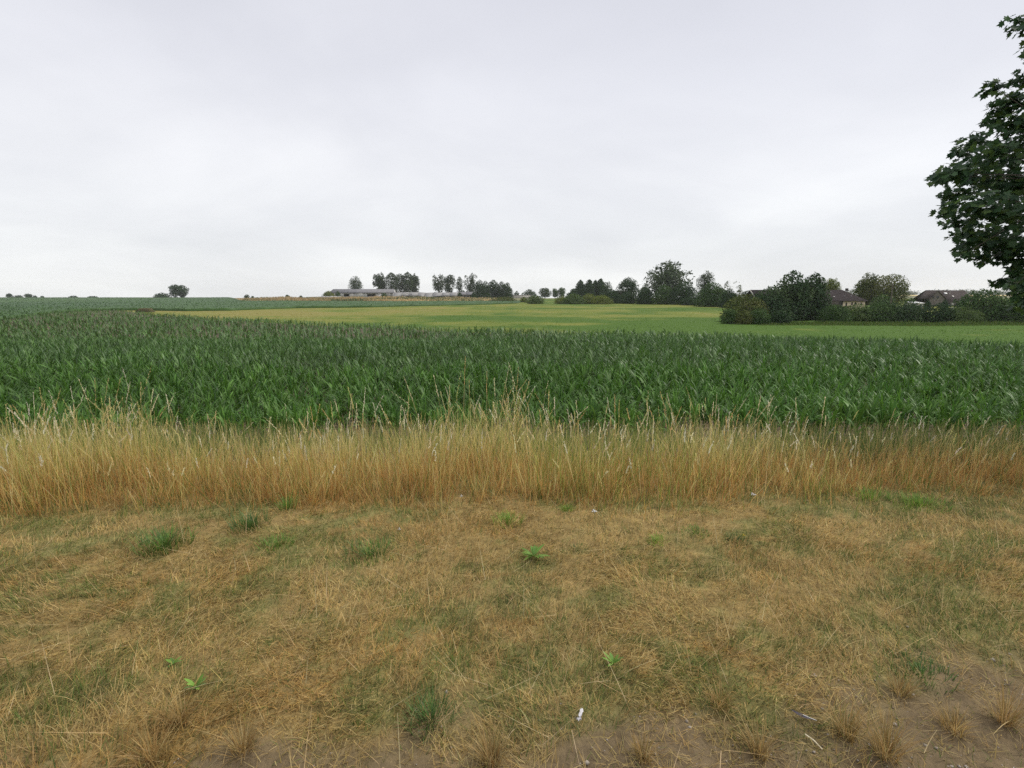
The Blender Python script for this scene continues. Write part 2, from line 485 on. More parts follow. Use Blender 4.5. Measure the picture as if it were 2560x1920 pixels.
# pebbles and crumbs of earth on the bare edge
n = 5200
X = rng.uniform(-2.6, 4.2, n); Y = rng.uniform(1.1, 2.35, n)
keep = rng.uniform(0, 1, n) < soil_mask(X, Y)
X, Y = X[keep], Y[keep]; n = len(X)
oct_ = np.array([(1, 0, 0), (0, 1, 0), (-1, 0, 0), (0, -1, 0), (0, 0, .7), (0, 0, -.7)])
of = np.array([(0, 1, 4), (1, 2, 4), (2, 3, 4), (3, 0, 4), (1, 0, 5), (2, 1, 5), (3, 2, 5), (0, 3, 5)])
sz = rng.uniform(.0012, .0050, n) * (1 + 1.4 * (rng.uniform(0, 1, n) > .94))
V = (oct_[None] * rng.uniform(.6, 1.3, (n, 6, 1)) * sz[:, None, None] + np.stack([X, Y, T(X, Y) + .003], 1)[:, None]).reshape(-1, 3)
F = (of[None] + 6 * np.arange(n)[:, None, None]).reshape(-1, 3)
tag(obj('soil_crumbs', V, F, M_STONE), 'small pebbles and crumbs of earth on the sandy edge', 'gravel', kind='stuff')

# ---- the strip of tall ripe grass
def tall_top(X):                   # relative height of the strip along its length
    n = fbm(X * 1.3 + 3, X * 0, 73, 3)
    f = .70 + .55 * n
    f = f + .32 * np.exp(-((X + 3.55) / .35) ** 2) + .42 * np.exp(-((X + .05) / .40) ** 2) - .16 * np.exp(-((X + 2.9) / .3) ** 2)
    f = f - .30 * sstep(1.8, 3.2, X) + .06 * np.exp(-((X - 4.1) / .5) ** 2)
    return f
def front_line(X):
    return 3.72 + .30 * sstep(.5, 3.0, X) + (fbm(X * 1.7, X * 0 + 2, 75, 3) - .5) * .6
NT = 860
TX = rng.uniform(-8.6, 8.6, NT); TD = rng.uniform(0, 1, NT)
TH = rng.uniform(.62, 1.22, NT); TL = rng.normal(.02, .11, NT); TC = rng.uniform(.78, 1.16, NT); TG = rng.uniform(0, 1, NT); TR = rng.uniform(.05, .13, NT)
TW = TR * rng.uniform(.5, 1.5, NT); TW /= TW.sum()
def strip(n, y0, y1):
    """roots of blades growing in tussocks: position, depth in the strip, tussock number, fan direction and lean"""
    k = rng.choice(NT, n, p=TW)
    lone = rng.uniform(0, 1, n) < .22
    g = rng.normal(0, 1, (n, 2)) * TR[k][:, None]
    X = np.where(lone, rng.uniform(-8.6, 8.6, n), TX[k] + g[:, 0])
    d = np.where(lone, rng.uniform(0, 1, n), np.clip(TD[k] + g[:, 1] / (y1 - y0), 0, 1))
    f = front_line(X) - np.abs(rng.normal(0, .14, n)) * (rng.uniform(0, 1, n) < .3)
    Y = f + y0 + (y1 - y0) * d
    fx = g[:, 0] / TR[k] * .13 + TL[k] + rng.normal(0, .09, n) * np.where(rng.uniform(0, 1, n) < .18, 2.6, 1)
    fy = g[:, 1] / TR[k] * .13 + rng.normal(0, .09, n)
    return X, Y, d, k, fx, fy
parts = []
ORANGE = [(.56, .32, .10), (.62, .38, .125), (.50, .27, .09), (.66, .44, .17), (.45, .28, .11)]
PALE = [(.82, .74, .30), (.86, .80, .42), (.74, .69, .25), (.78, .66, .25), (.66, .67, .22)]
# low dense rusty layer
n = 24500
X, Y, d, k, fx, fy = strip(n, 0, 1.0)
ht = rng.uniform(.10, .34, n) * (.40 + .60 * sstep(0, .3, d)) * TH[k]
col = pick(ORANGE, n) * TC[k][:, None]
g = rng.uniform(0, 1, n) < .12 + .45 * (TG[k] > .80) + .30 * (1 - sstep(0, .18, d)) * sstep(.45, .6, fbm(X * 1.6, Y, 78, 2)); col[g] = pick(GREEN, g.sum()) * 1.2
parts.append(blades(np.stack([X, Y, T(X, Y)], 1), ht, rng.uniform(.003, .0062, n), np.arctan2(fy, fx), np.hypot(fx, fy) * 1.5, rng.normal(.1, .6, n), 3, col * .95, col * np.array([1.08, 1.12, 1.2]), face=rng.uniform(0, 6.3, n)))
# main body of stalks
n = 23500
X, Y, d, k, fx, fy = strip(n, .05, 1.6)
keep = rng.uniform(0, 1, n) < 1 - .5 * sstep(1.9, 3.8, X)
X, Y, d, k, fx, fy = X[keep], Y[keep], d[keep], k[keep], fx[keep], fy[keep]; n = len(X)
ht = rng.uniform(.22, .55, n) * tall_top(X) * (.55 + .45 * sstep(0, .35, d)) * TH[k] * .86
col = pick(PALE, n) * rng.uniform(.75, 1.15, (n, 1)) * TC[k][:, None]
gg = .06 + .55 * (TG[k] > .74) + .55 * np.exp(-((X - .95) / .6) ** 2)
g = rng.uniform(0, 1, n) < gg; col[g] = pick([(.28, .35, .075), (.38, .40, .10), (.22, .30, .065)], g.sum())
low = pick(ORANGE, n) * 1.05
low[g] = col[g] * .8
fx = fx + .16 * sstep(1.8, 4.5, X)
parts.append(blades(np.stack([X, Y, T(X, Y)], 1), ht, rng.uniform(.003, .0060, n), np.arctan2(fy, fx), np.hypot(fx, fy), rng.normal(.10, .30, n), 4, low, col * 1.05, face=rng.uniform(0, 6.3, n)))
# seed-head stalks
n = 2100
X, Y, d, k, fx, fy = strip(n, .2, 1.5)
tt = tall_top(X)
keep = rng.uniform(0, 1, n) < np.clip(tt - .35, .12, 1)
X, Y, d, tt, k, fx, fy = X[keep], Y[keep], d[keep], tt[keep], k[keep], fx[keep], fy[keep]; n = len(X)
tall = rng.uniform(0, 1, n)
ht = (.43 + .38 * tall ** 2.0) * tt * (.78 + .22 * sstep(0, .3, d)) * (.45 + .55 * TH[k])
col = pick([(.70, .60, .29), (.62, .51, .20), (.50, .48, .18), (.74, .66, .40)], n)
fx = fx + .24 * sstep(2.2, 4.5, X)
az = np.arctan2(fy, fx)
lean, curl = np.hypot(fx, fy), rng.normal(.10, .18, n)
base = np.stack([X, Y, T(X, Y)], 1)
parts.append(blades(base, ht, np.full(n, .0036), az, lean, curl, 5, pick(ORANGE, n), col, prof=lambda t: 1 - .5 * t, face=rng.uniform(0, 6.3, n)))
hv, hb = [], []
def along(base, ht, az, lean, curl, s):        # point and tilt at fraction s of a stalk
    m = 6
    t = np.linspace(0, s, m)
    th = lean[:, None] + curl[:, None] * t
    mid = (th[:, 1:] + th[:, :-1]) / 2
    r = (np.sin(mid) * (ht[:, None] * s / (m - 1))).sum(1); z = (np.cos(mid) * (ht[:, None] * s / (m - 1))).sum(1)
    return base + np.stack([r * np.cos(az), r * np.sin(az), z], 1), th[:, -1]
headc = pick([(.80, .73, .48), (.66, .56, .28), (.74, .70, .54), (.60, .54, .22), (.58, .43, .18)], n)
hl = rng.uniform(.16, .30, n)
for k in range(13):
    s = 1 - hl * (1 - k / 12.0)
    pts = []
    pz, th = zip(*[along(base[j:j + 1], ht[j:j + 1], az[j:j + 1], lean[j:j + 1], curl[j:j + 1], s[j]) for j in range(n)])
    pz = np.concatenate(pz); th = np.concatenate(th)
    side = (az + (math.pi if k % 2 else 0)) + rng.normal(0, .6, n)
    parts.append(blades(pz, rng.uniform(.018, .028, n) * (1 - .3 * k / 12), rng.uniform(.0055, .0095, n), side, th * (-1 if k % 2 else 1) + .32, np.full(n, -.25), 2, headc, headc * 1.08,
                        prof=lambda t: np.where(t < .1, .35, np.where(t < .6, 1.0, .12)), face=rng.uniform(0, 6.3, n)))
# a thin scatter of weeds and straws down the slope behind, before the maize
n = 26000
Y = 5.1 + 5.4 * rng.uniform(0, 1, n) ** 1.3; X = rng.uniform(-1, 1, n) * (Y * 1.02 + .8)
keep = rng.uniform(0, 1, n) < .75 * (1 - sstep(6.5, 11.8, Y)) * (.3 + fbm(X * 2, Y * 2, 83, 2))
X, Y = X[keep], Y[keep]; n = len(X)
col = pick([(.36, .32, .12), (.16, .22, .06), (.11, .18, .045), (.20, .26, .07), (.50, .42, .18)], n)
parts.append(blades(np.stack([X, Y, T(X, Y)], 1), rng.uniform(.14, .44, n) * (1.1 - .05 * (Y - 5)), rng.uniform(.005, .012, n), rng.uniform(0, 6.3, n), np.abs(rng.normal(0, .3, n)), rng.normal(0, .5, n), 3, col * .9, col))
V, F, c = stack(parts)
tag(obj('tall_ripe_grass', V, F, M_TALL, None, c), 'strip of tall ripe grass with pale seed heads before the maize', 'grass', kind='stuff')

# ------------------------------------------------------------------ maize
lrng = random.Random(5)
def corn_leaf(Ln, w, lean, curl, segs, across, col, waver=0.0):
    t = np.linspace(0, 1, segs + 1)
    th = lean + curl * t ** 1.3
    ds = Ln / segs
    mid = (th[1:] + th[:-1]) / 2
    x = np.concatenate([[0], np.cumsum(np.sin(mid) * ds)]); z = np.concatenate([[0], np.cumsum(np.cos(mid) * ds)])
    pr = np.clip(.55 + 1.6 * t, 0, 1) * np.clip((1.02 - t) * 2.2, .03, 1)
    nrm = np.stack([-np.cos(th), np.zeros_like(t), np.sin(th)], 1)
    cen = np.stack([x, np.zeros_like(t), z], 1)
    cols = []
    for a in np.linspace(-1, 1, across):
        o = cen.copy()
        o[:, 1] += a * w * pr / 2
        o += nrm * (abs(a) * w * pr * .22)[:, None]
        o[:, 2] += waver * w * np.sin(t * 17 + a * 2) * abs(a)
        cols.append(o)
    V = np.stack(cols, 1).reshape(-1, 3)
    k = (np.arange(segs)[:, None] * across + np.arange(across - 1)[None, :]).ravel()
    F = np.stack([k, k + 1, k + across + 1, k + across], 1)
    col = np.array(col) * lrng.uniform(.78, 1.22)
    sh = np.repeat((.9 + .25 * t)[:, None], across, 0).reshape(-1, 1)
    mr = np.tile(np.array([1.0, 1.25, 1.0]) if across == 3 else np.ones(across), segs + 1)[:, None]
    return V, F, np.array(col)[None] * sh * mr
def rotz(V, a):
    c, s = math.cos(a), math.sin(a)
    return np.stack([V[:, 0] * c - V[:, 1] * s, V[:, 0] * s + V[:, 1] * c, V[:, 2]], 1)
def tube(pts, rad, k=6):
    pts = np.asarray(pts, float); m = len(pts)
    V = []
    for i in range(m):
        d = pts[min(i + 1, m - 1)] - pts[max(i - 1, 0)]
        d = d / (np.linalg.norm(d) + 1e-9)
        a = np.cross(d, (0.31, .95, .05)); a /= np.linalg.norm(a) + 1e-9
        b = np.cross(d, a)
        for j in range(k):
            g = 2 * math.pi * j / k
            V.append(pts[i] + rad[i] * (math.cos(g) * a + math.sin(g) * b))
    F = [(i * k + j, i * k + (j + 1) % k, (i + 1) * k + (j + 1) % k, (i + 1) * k + j) for i in range(m - 1) for j in range(k)]
    return np.array(V), np.array(F)
CG = [(.074, .165, .026), (.058, .140, .024), (.088, .188, .028), (.110, .210, .040)]
def plant_spec(nl):
    out = []
    a0 = lrng.uniform(0, 6.28)
    for k in range(nl):
        f = k / (nl - 1)
        out.append(dict(h=.06 + .52 * f, az=a0 + math.pi * k + lrng.uniform(-.45, .45),
                        L=(.42 + .42 * math.sin(math.pi * (.25 + .6 * f))) * lrng.uniform(.85, 1.12),
                        w=.056 * lrng.uniform(.8, 1.2) * (.7 + .5 * math.sin(math.pi * (.2 + .6 * f))),
                        lean=lrng.uniform(.18, .70) - .22 * f, curl=lrng.uniform(.3, 2.2) * (1 - .45 * f), c=lrng.choice(CG)))
    return out
SPECS = [plant_spec(8) for _ in range(6)]
def plant_mesh(spec, segs, across, step=1, wide=1.0):
    ps = [(lambda v, f, c: (rotz(v, l['az']) + np.array([0, 0, l['h']]), f, c))(*corn_leaf(l['L'], l['w'] * wide, l['lean'], l['curl'], segs, across, l['c'])) for l in spec[::step]]
    return stack(ps)
# planting: rows run across the slope, a little askew
ROWA = R(17)
def planting(y0, y1, gap, row):
    span = y1 * 1.75
    a = np.arange(-span, span, gap); b = np.arange(-span, span * 1.2, row)
    A, B = np.meshgrid(a, b)
    A = A + rng.uniform(-.35, .35, A.shape) * gap; B = B + rng.normal(0, .03, B.shape)
    X = (A * math.cos(ROWA) - B * math.sin(ROWA)).ravel(); Y = (A * math.sin(ROWA) + B * math.cos(ROWA)).ravel()
    k = (Y > y0) & (Y < y1) & (np.abs(X) < 1.03 * Y + 2.5)
    X, Y = X[k], Y[k]
    e = np.interp(X / Y, us, [EDGE(u) for u in us])
    k = (Y < e - .3) | (X / Y < UT - .10)
    return X[k], Y[k]
def front(X):
    return 9.25 + .8 * (fbm(X * .35, X * 0, 91, 2) - .5) + .25 * sstep(2, 7, X)
def vigour(X, Y):
    return (.56 + .20 * sstep(11, 18, Y)) * (.80 + .42 * fbm(X * .16, Y * .16, 93, 3)) * (1 - .08 * sstep(-2, -8, X))
X, Y = planting(8.6, 22, .125, .60)
k = (Y > front(X)) & (fbm(X * 1.1, Y * 1.1, 99, 2) > .30 + .12 * (1 - sstep(9.5, 13, Y))); X, Y = X[k], Y[k]
inview = np.abs(X) < .985 * Y
order = np.argsort(np.where(inview, Y, 1e6))
solo, rest = order[:300], order[300:]
# the nearest 300 stand as plants of their own
protos = []
for sp in SPECS:
    st = mesh('stalk', *(lambda v, f: (v, f))(*tube([(0, 0, -.03), (.004, .003, .3), (-.003, .005, .62)], [.013, .011, .005])), M_CORN, np.full((18, 3), (.06, .12, .035)), True)
    lv = []
    for l in sp:
        v, f, c = corn_leaf(l['L'], l['w'], l['lean'], l['curl'], 8, 3, l['c'], .10)
        lv.append((mesh('leaf', v, f, M_CORN, c, True), l))
    protos.append((st, lv))
for j, i in enumerate(solo):
    st, lv = protos[j % 6] if False else protos[int(rng.integers(0, 6))]
    s = float(vigour(X[i], Y[i]) * np.clip(rng.normal(1, .15), .65, 1.4))
    e = empty('maize_plant', (X[i], Y[i], float(T(X[i], Y[i]))), 'young green maize plant in the front rows behind the tall ripe grass', 'maize plant', 'maize plants in the front rows')
    e.scale = (s, s, s); e.rotation_euler = (rng.normal(0, .05), rng.normal(0, .05), rng.uniform(0, 6.28))
    link(bpy.data.objects.new('stalk', st), e)
    for me, l in lv:
        o = link(bpy.data.objects.new('leaf', me), e)
        o.location = (0, 0, l['h']); o.rotation_euler = (0, 0, l['az'])
def crop(X, Y, meshes, wide=1.0):
    Vs, Fs, Cs, off = [], [], [], 0
    var = rng.integers(0, len(meshes), len(X))
    for m, (v, f, c) in enumerate(meshes):
        x, y = X[var == m], Y[var == m]
        n = len(x)
        if not n: continue
        s = vigour(x, y) * np.clip(rng.normal(1, .15, n), .6, 1.4)
        a = rng.uniform(0, 6.28, n)
        ca, sa = (np.cos(a) * s)[:, None], (np.sin(a) * s)[:, None]
        lx, ly = rng.normal(0, .06, (n, 1)), rng.normal(0, .06, (n, 1))
        V = np.stack([v[:, 0] * ca - v[:, 1] * sa + x[:, None] + lx * v[:, 2], v[:, 0] * sa + v[:, 1] * ca + y[:, None] + ly * v[:, 2], v[:, 2] * s[:, None] + T(x, y)[:, None]], -1)
        tone = (.80 + .4 * fbm(x * .12, y * .12, 95, 3)) * rng.uniform(.72, 1.28, n)
        Vs.append(V.reshape(-1, 3)); Fs.append((f[None] + off + len(v) * np.arange(n)[:, None, None]).reshape(-1, 4))
        Cs.append((c[None] * tone[:, None, None]).reshape(-1, 3)); off += n * len(v)
    return np.concatenate(Vs), np.concatenate(Fs), np.concatenate(Cs)
allp = [crop(X[rest], Y[rest], [plant_mesh(s, 4, 2) for s in SPECS])]
x2, y2 = planting(22, 44, .17, .66)
allp.append(crop(x2, y2, [plant_mesh(s, 2, 2, 1, 1.15) for s in SPECS[:4]]))
x3, y3 = planting(44, 160, .34, .80)
k = rng.uniform(0, 1, len(x3)) < np.clip(1.0 - (y3 - 44) / 110, .22, 1); x3, y3 = x3[k], y3[k]
allp.append(crop(x3, y3, [plant_mesh(s, 2, 2, 2, 1.6) for s in SPECS[:4]]))
V, F, c = allp[0]
tag(obj('maize_crop', V, F, M_CORN, None, c), 'deep green maize standing close behind the front rows', 'crop', kind='stuff')
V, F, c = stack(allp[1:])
c = c * .9 + np.array([.012, .012, .010])  # grey lift painted into the colour for the gloss of leaves seen aslant
tag(obj('maize_crop', V, F, M_MIDCORN, None, c), 'greyish green maize with painted leaf sheen filling the hollow out to the meadow edge', 'crop', kind='stuff')
# leafy texture standing up out of the far crop
n = 70000
u = rng.uniform(-1.35, BU[-1] + .03, n); Yl = 78 * (640 / 78) ** rng.uniform(0, 1, n) ** .9
m_ = np.interp(u, us, [CROP0(w) for w in us]); c_ = np.interp(u, us, [CROP(w) for w in us])
k = (Yl > m_) & (Yl < c_ - 1); u, Yl = u[k], Yl[k]; n = len(u); Xl = u * Yl
col = corn_col(Xl, Yl) * rng.uniform(.75, 1.35, (n, 1))
zz = T(Xl, Yl) + .40 + (fbm(Xl * .55, Yl * .55, 21, 3) - .5) * .5
V, F, c = blades(np.stack([Xl, Yl, zz], 1), rng.uniform(.25, .5, n), rng.uniform(.09, .18, n) * (1 + Yl / 200), rng.uniform(0, 6.3, n), rng.uniform(.1, .5, n), rng.uniform(.2, 1.2, n), 2, col * .9, col * 1.1)
tag(obj('far_maize_leaves', V, F, M_FARCORN, None, c), 'leaf tips standing up out of the far maize crop', 'crop', kind='stuff')
# meadow tufts
n = 85000
u = rng.uniform(-.95, 1.35, n); Ym = 26 * (400 / 26) ** rng.uniform(0, 1, n)
e_ = np.interp(u, us, [EDGE(w) for w in us]); m_ = np.interp(u, us, [MEAD(w) for w in us])
k = (Ym > e_) & (Ym < m_ - .5); u, Ym = u[k], Ym[k]; n = len(u); Xm = u * Ym
col = meadow_col(Xm, Ym) * rng.uniform(.95, 1.45, (n, 1))
tf = fbm(Xm * .3, Ym * .12, 97, 3)
V, F, c = blades(np.stack([Xm, Ym, T(Xm, Ym) - .02], 1), rng.uniform(.05, .12, n) * (.3 + .9 * tf), rng.uniform(.04, .10, n) * (1 + Ym / 60), rng.uniform(0, 6.3, n), rng.uniform(0, .5, n), rng.uniform(-.3, .8, n), 2, col * .95, col * 1.1)
tag(obj('meadow_tufts', V, F, M_MEADOW, None, c), 'uneven tufts of yellow green grass across the meadow', 'grass', kind='stuff')

# dry weeds on the bank below the farm ruins
n = 26000
u = rng.uniform(-.56, -.02, n); Yw = rng.uniform(268, 345, n)
c_ = np.interp(u, us, [CROP(w) for w in us]); k = Yw > c_ - 2; u, Yw = u[k], Yw[k]; n = len(u); Xw = u * Yw
q = fbm(Xw * .12, Yw * .05, 101, 3); q2 = fbm(Xw * .05 + 9, Yw * .03, 103, 3)
right = sstep(-.32, -.15, u)
col = pick([(.42, .30, .15), (.36, .27, .15), (.50, .39, .20)], n) * (1 + .45 * right[:, None])
g = rng.uniform(0, 1, n) < sstep(.48, .62, q2) * .7; col[g] = pick([(.10, .13, .05), (.13, .15, .06)], g.sum())
V, F, c = blades(np.stack([Xw, Yw, T(Xw, Yw) - .1], 1), rng.uniform(.7, 1.5, n) * (.5 + 1.0 * q) * (.75 + .45 * sstep(-.55, -.40, u)), rng.uniform(.3, .6, n), rng.uniform(0, 6.3, n), rng.uniform(0, .4, n), rng.uniform(-.3, .6, n), 2, col * .9, col * 1.1)
tag(obj('bank_weeds', V, F, M_MEADOW, None, c), 'dry brown weeds on the bank below the farm ruins', 'weeds', kind='stuff')
n = 16000
u = rng.uniform(.46, 1.12, n); Yu = rng.uniform(75.5, 82, n); Xu = u * Yu
col = pick([(.06, .115, .026), (.085, .15, .03), (.12, .17, .04), (.15, .17, .05)], n)
q = fbm(Xu * .5, Yu * .5, 105, 3)
V, F, c = blades(np.stack([Xu, Yu, T(Xu, Yu) - .05], 1), rng.uniform(.15, .5, n) * (.3 + 1.3 * q) * (.3 + .7 * sstep(75.5, 80, Yu)), rng.uniform(.06, .16, n), rng.uniform(0, 6.3, n), rng.uniform(0, .5, n), rng.uniform(-.3, .8, n), 2, col * .9, col * 1.1)
tag(obj('hedge_undergrowth', V, F, M_MEADOW, None, c), 'rough grass and nettles along the foot of the hedge', 'undergrowth', kind='stuff')
# ripe grain field and wood far off on the right
def quad_land(name, u0, u1, y0, y1, mat, h):
    uu = np.linspace(u0, u1, 30)
    o = usheet(name, lambda u: y0, lambda u: y1, uu, 30, mat, h)
    return tag(o, kind='structure')
quad_land('ripe_grain_field', .55, 1.5, 900, 1330, M_STUBBLE, .3)

# ------------------------------------------------------------------ trees and shrubs
def vn3(p, f, k):
    return .5 * (vnoise(p[:, 0] * f + 3.1 * k, p[:, 2] * f * .9, k) + vnoise(p[:, 1] * f - 7.7 * k, p[:, 2] * f * .9 + 4, k + 1))
def leaf_quads(pos, nr, size, base, hue, tone, mixv):
    n = len(pos)
    nr = nr / (np.linalg.norm(nr, axis=1)[:, None] + 1e-9)
    t = np.cross(nr, rng.normal(0, 1, (n, 3))); t /= np.linalg.norm(t, axis=1)[:, None] + 1e-9
    b = np.cross(nr, t)
    s = size * rng.uniform(.6, 1.35, n)[:, None]
    V = np.stack([pos - t * s * .5, pos - b * s * .34 + nr * s * .08, pos + t * s * .55, pos + b * s * .34 + nr * s * .08], 1).reshape(-1, 3)
    F = np.arange(4 * n).reshape(n, 4)
    hm = np.clip(mixv, 0, 1)[:, None]
    col = (np.array(base) * (1 - hm) + np.array(hue) * hm) * tone[:, None]
    return V, F, np.repeat(col, 4, 0)
def leaf_cloud(cent, rad, n, size, base, hue):
    m = len(cent)
    idx = rng.integers(0, m, n)
    d = rng.normal(0, 1, (n, 3)); d /= np.linalg.norm(d, axis=1)[:, None]
    pos = cent[idx] + d * (rng.uniform(0, 1, n) ** .45)[:, None] * rad[idx]
    return leaf_quads(pos, d * .6 + rng.normal(0, .6, (n, 3)) + np.array([0, 0, .4]), size, base, hue, rng.uniform(.75, 1.25, m)[idx] * rng.uniform(.8, 1.2, n), rng.normal(.3, .3, m)[idx])
def profile(kind, t):
    if kind == 'dome': return np.sqrt(np.clip(1 - np.clip(t, 0, 1) ** 2.1, 0, 1)) * (.86 + .14 * sstep(0, .18, t))
    if kind == 'willow': return np.sqrt(np.clip(1 - t ** 2.6, 0, 1)) * (.80 + .20 * sstep(0, .3, t))
    if kind == 'round': return np.sqrt(np.clip(1 - ((t - .56) / .45) ** 2, 0, 1)) * (t > .1)
    if kind == 'conifer': return np.clip(1 - t, 0, 1) ** .5 * (.84 + .16 * ((t * 9) % 1 < .45))
    if kind == 'vase': return np.clip((.40 + .60 * sstep(.10, .58, t)) * np.sqrt(np.clip(1 - (np.clip(t - .62, 0, 1) / .38) ** 2.2, 0, 1)), 0, 1) * (t > .06)
    return np.clip(np.sin(math.pi * np.clip((t - .05) / .95, 0, 1) ** 1.12), 0, 1) ** .55          # poplar
THR = {'dome': (.14, .28), 'willow': (.20, .32), 'round': (.26, .38), 'conifer': (.14, .26), 'vase': (.40, .49), 'poplar': (.33, .44), 'plume': (.37, .47), 'sparse': (.43, .55)}
def crown(kind, n, W, D, H, size, base, thr_add=0.0):
    """leaves through the volume of an uneven crown, thinned where a noise leaves gaps"""
    k = float(rng.uniform(0, 50))
    lo, hi = THR[kind][0] + thr_add, THR[kind][1] + thr_add
    axes = [(0, 0, 1.0, 1.0)]
    pk = kind
    if kind in ('plume', 'sparse'):
        m = 4 if W / H > .33 else 3
        axes = [((i - (m - 1) / 2) / m * 1.25, rng.uniform(-.3, .3), rng.uniform(.86, 1.0), 1.7 / m) for i in range(m)]
        axes[int(rng.integers(0, m))] = (axes[m // 2][0], 0, 1.0, 1.9 / m)
        pk = 'poplar'
    elif kind in ('vase', 'round'):
        axes = [(0, 0, 1.0, .66)] + [(math.cos(g) * .42, math.sin(g) * .42, rng.uniform(.76, .98), rng.uniform(.48, .62)) for g in np.linspace(0, 6.283, 6)[:-1] + rng.uniform(0, 1)]
    elif kind in ('dome', 'willow'):
        axes = [(0, 0, 1.0, .92), (-.36, .1, rng.uniform(.72, .93), .68), (.36, -.1, rng.uniform(.70, .92), .68), (.05, -.4, .78, .6)]
    fs = 1 / max(.30 * min(W, H * .6), .25)
    out, nrs = [], []
    got = 0
    while got < n:
        q = int(n * 1.6)
        ai = rng.choice(len(axes), q, p=np.array([a[3] ** 1.3 * a[2] for a in axes]) / sum(a[3] ** 1.3 * a[2] for a in axes))
        ax = np.array(axes)[ai]
        t = rng.uniform(0, 1, q); a = rng.uniform(0, 6.2832, q)
        rr = profile(pk, t)
        keep = rng.uniform(0, 1, q) < rr ** 1.1
        ax, t, a, rr = ax[keep], t[keep], a[keep], rr[keep]
        rad = rr * (.52 + .50 * vnoise(a * 1.2 + k + 5 * ai[keep], t * 4.0, 3) + .42 * vnoise(a * 3.1 + k, t * 9, 4))
        rho = rng.uniform(0, 1, len(t)) ** .42
        lean_ = np.where(kind in ('plume', 'sparse'), (.25 + .75 * t), 1.0)
        p = np.stack([(ax[:, 0] * lean_ + np.cos(a) * rad * rho * ax[:, 3]) * W, (ax[:, 1] * lean_ + np.sin(a) * rad * rho * ax[:, 3]) * D, t * ax[:, 2] * H * (.97 + .06 * vnoise(a + k, t * 2, 5))], 1)
        g = .6 * vn3(p, fs, int(k)) + .4 * vn3(p, fs * 2.3, int(k) + 9)
        kk = rng.uniform(0, 1, len(p)) < sstep(lo, hi, g)
        p = p[kk]; aa = a[kk]
        out.append(p); got += len(p)
        nrs.append(np.stack([np.cos(aa) * .6, np.sin(aa) * .6, np.full(len(aa), .45)], 1) + rng.normal(0, .55, (len(aa), 3)))
    p = np.concatenate(out)[:n]; nr = np.concatenate(nrs)[:n]
    tone = (.74 + .52 * vn3(p, fs * 1.4, int(k) + 21)) * rng.uniform(.8, 1.2, n)
    mixv = 1.5 * vn3(p, fs * .9, int(k) + 33) - .35 + rng.normal(0, .15, n)
    return p, leaf_quads(p, nr, size, base, HUE[base], tone, mixv)

DARK, GREY, MID, LIME, OLV, WIL = (.032, .064, .028), (.058, .085, .048), (.052, .100, .032), (.135, .175, .036), (.085, .115, .030), (.042, .080, .036)
GRN = (.085, .135, .045)
HUE = {GRN: (.13, .18, .055), DARK: (.048, .085, .030), GREY: (.085, .115, .058), MID: (.085, .14, .04), LIME: (.20, .22, .05), OLV: (.14, .145, .045), WIL: (.085, .125, .05)}
def tree(name, label, x0, x1, ytop, Y, kind, base, cat='tree', group=None, cover=3.2, nc=40, sink=0.0, ztop_jit=0, depth=.9, trunk=True, maxn=15000):
    xc = (x0 + x1) / 2
    Xc, zt = P(xc, ytop, Y)
    zb = float(T(Xc, Y)) - sink
    H = max(zt - zb, .6)
    W = (P(x1, ytop, Y)[0] - P(x0, ytop, Y)[0]) / 2
    e = empty(name, (Xc, Y, zb), label, cat, group)
    if kind in ('poplar', 'plume', 'sparse'): W *= 1.32
    size = max(.09, Y / 530 * .85)
    n = int(cover * 1.35 * 2 * W * H / (size * size * .36))
    maxn = int(maxn * .42)
    if n > maxn:
        size *= math.sqrt(n / maxn); n = maxn
    n = max(n, 160)
    pts, (V, F, col) = crown(kind, n, W, W * depth, H, size, base)
    V[:, 2] = np.maximum(V[:, 2], .02)
    cent = pts[rng.integers(0, n, 40)] * np.array([.62, .62, .92])
    obj('crown' if trunk else 'foliage', V + np.array(e.location), F, M_LEAF, e, col)
    loc = np.array(e.location)
    if trunk:
        r0 = max(.06, .022 * H)
        hz = float(np.median(cent[:, 2]))
        tp = tube(np.array([(0, 0, -.2), (r0 * .4, 0, hz * .35), (-r0 * .3, r0 * .3, hz * .75), (0, 0, hz * 1.25)]) + loc, [r0 * 1.15, r0 * .9, r0 * .65, r0 * .3])
        obj('trunk', tp[0], tp[1], M_BARK, e, None, True)
        lim = []
        for j in rng.permutation(len(cent))[:min(len(cent), 14)]:
            a = np.array([0, 0, hz * rng.uniform(.3, .8)]); b = cent[j]
            mid = (a + b) / 2 + np.array([0, 0, .06 * H])
            lim.append(tube(np.array([a, mid, b]) + loc, [r0 * .42, r0 * .28, r0 * .1], 5))
        v, f = join(lim)
        obj('limbs', v, f, M_BARK, e, None, True)
    else:
        lim = []
        for j in rng.permutation(len(cent))[:8]:
            b = cent[j]
            lim.append(tube(np.array([(b[0] * .15, b[1] * .15, 0), (b[0] * .6, b[1] * .6, b[2] * .6), b]) + loc, [.05, .035, .015], 5))
        v, f = join(lim)
        obj('stems', v, f, M_BARK, e, None, True)
    return e

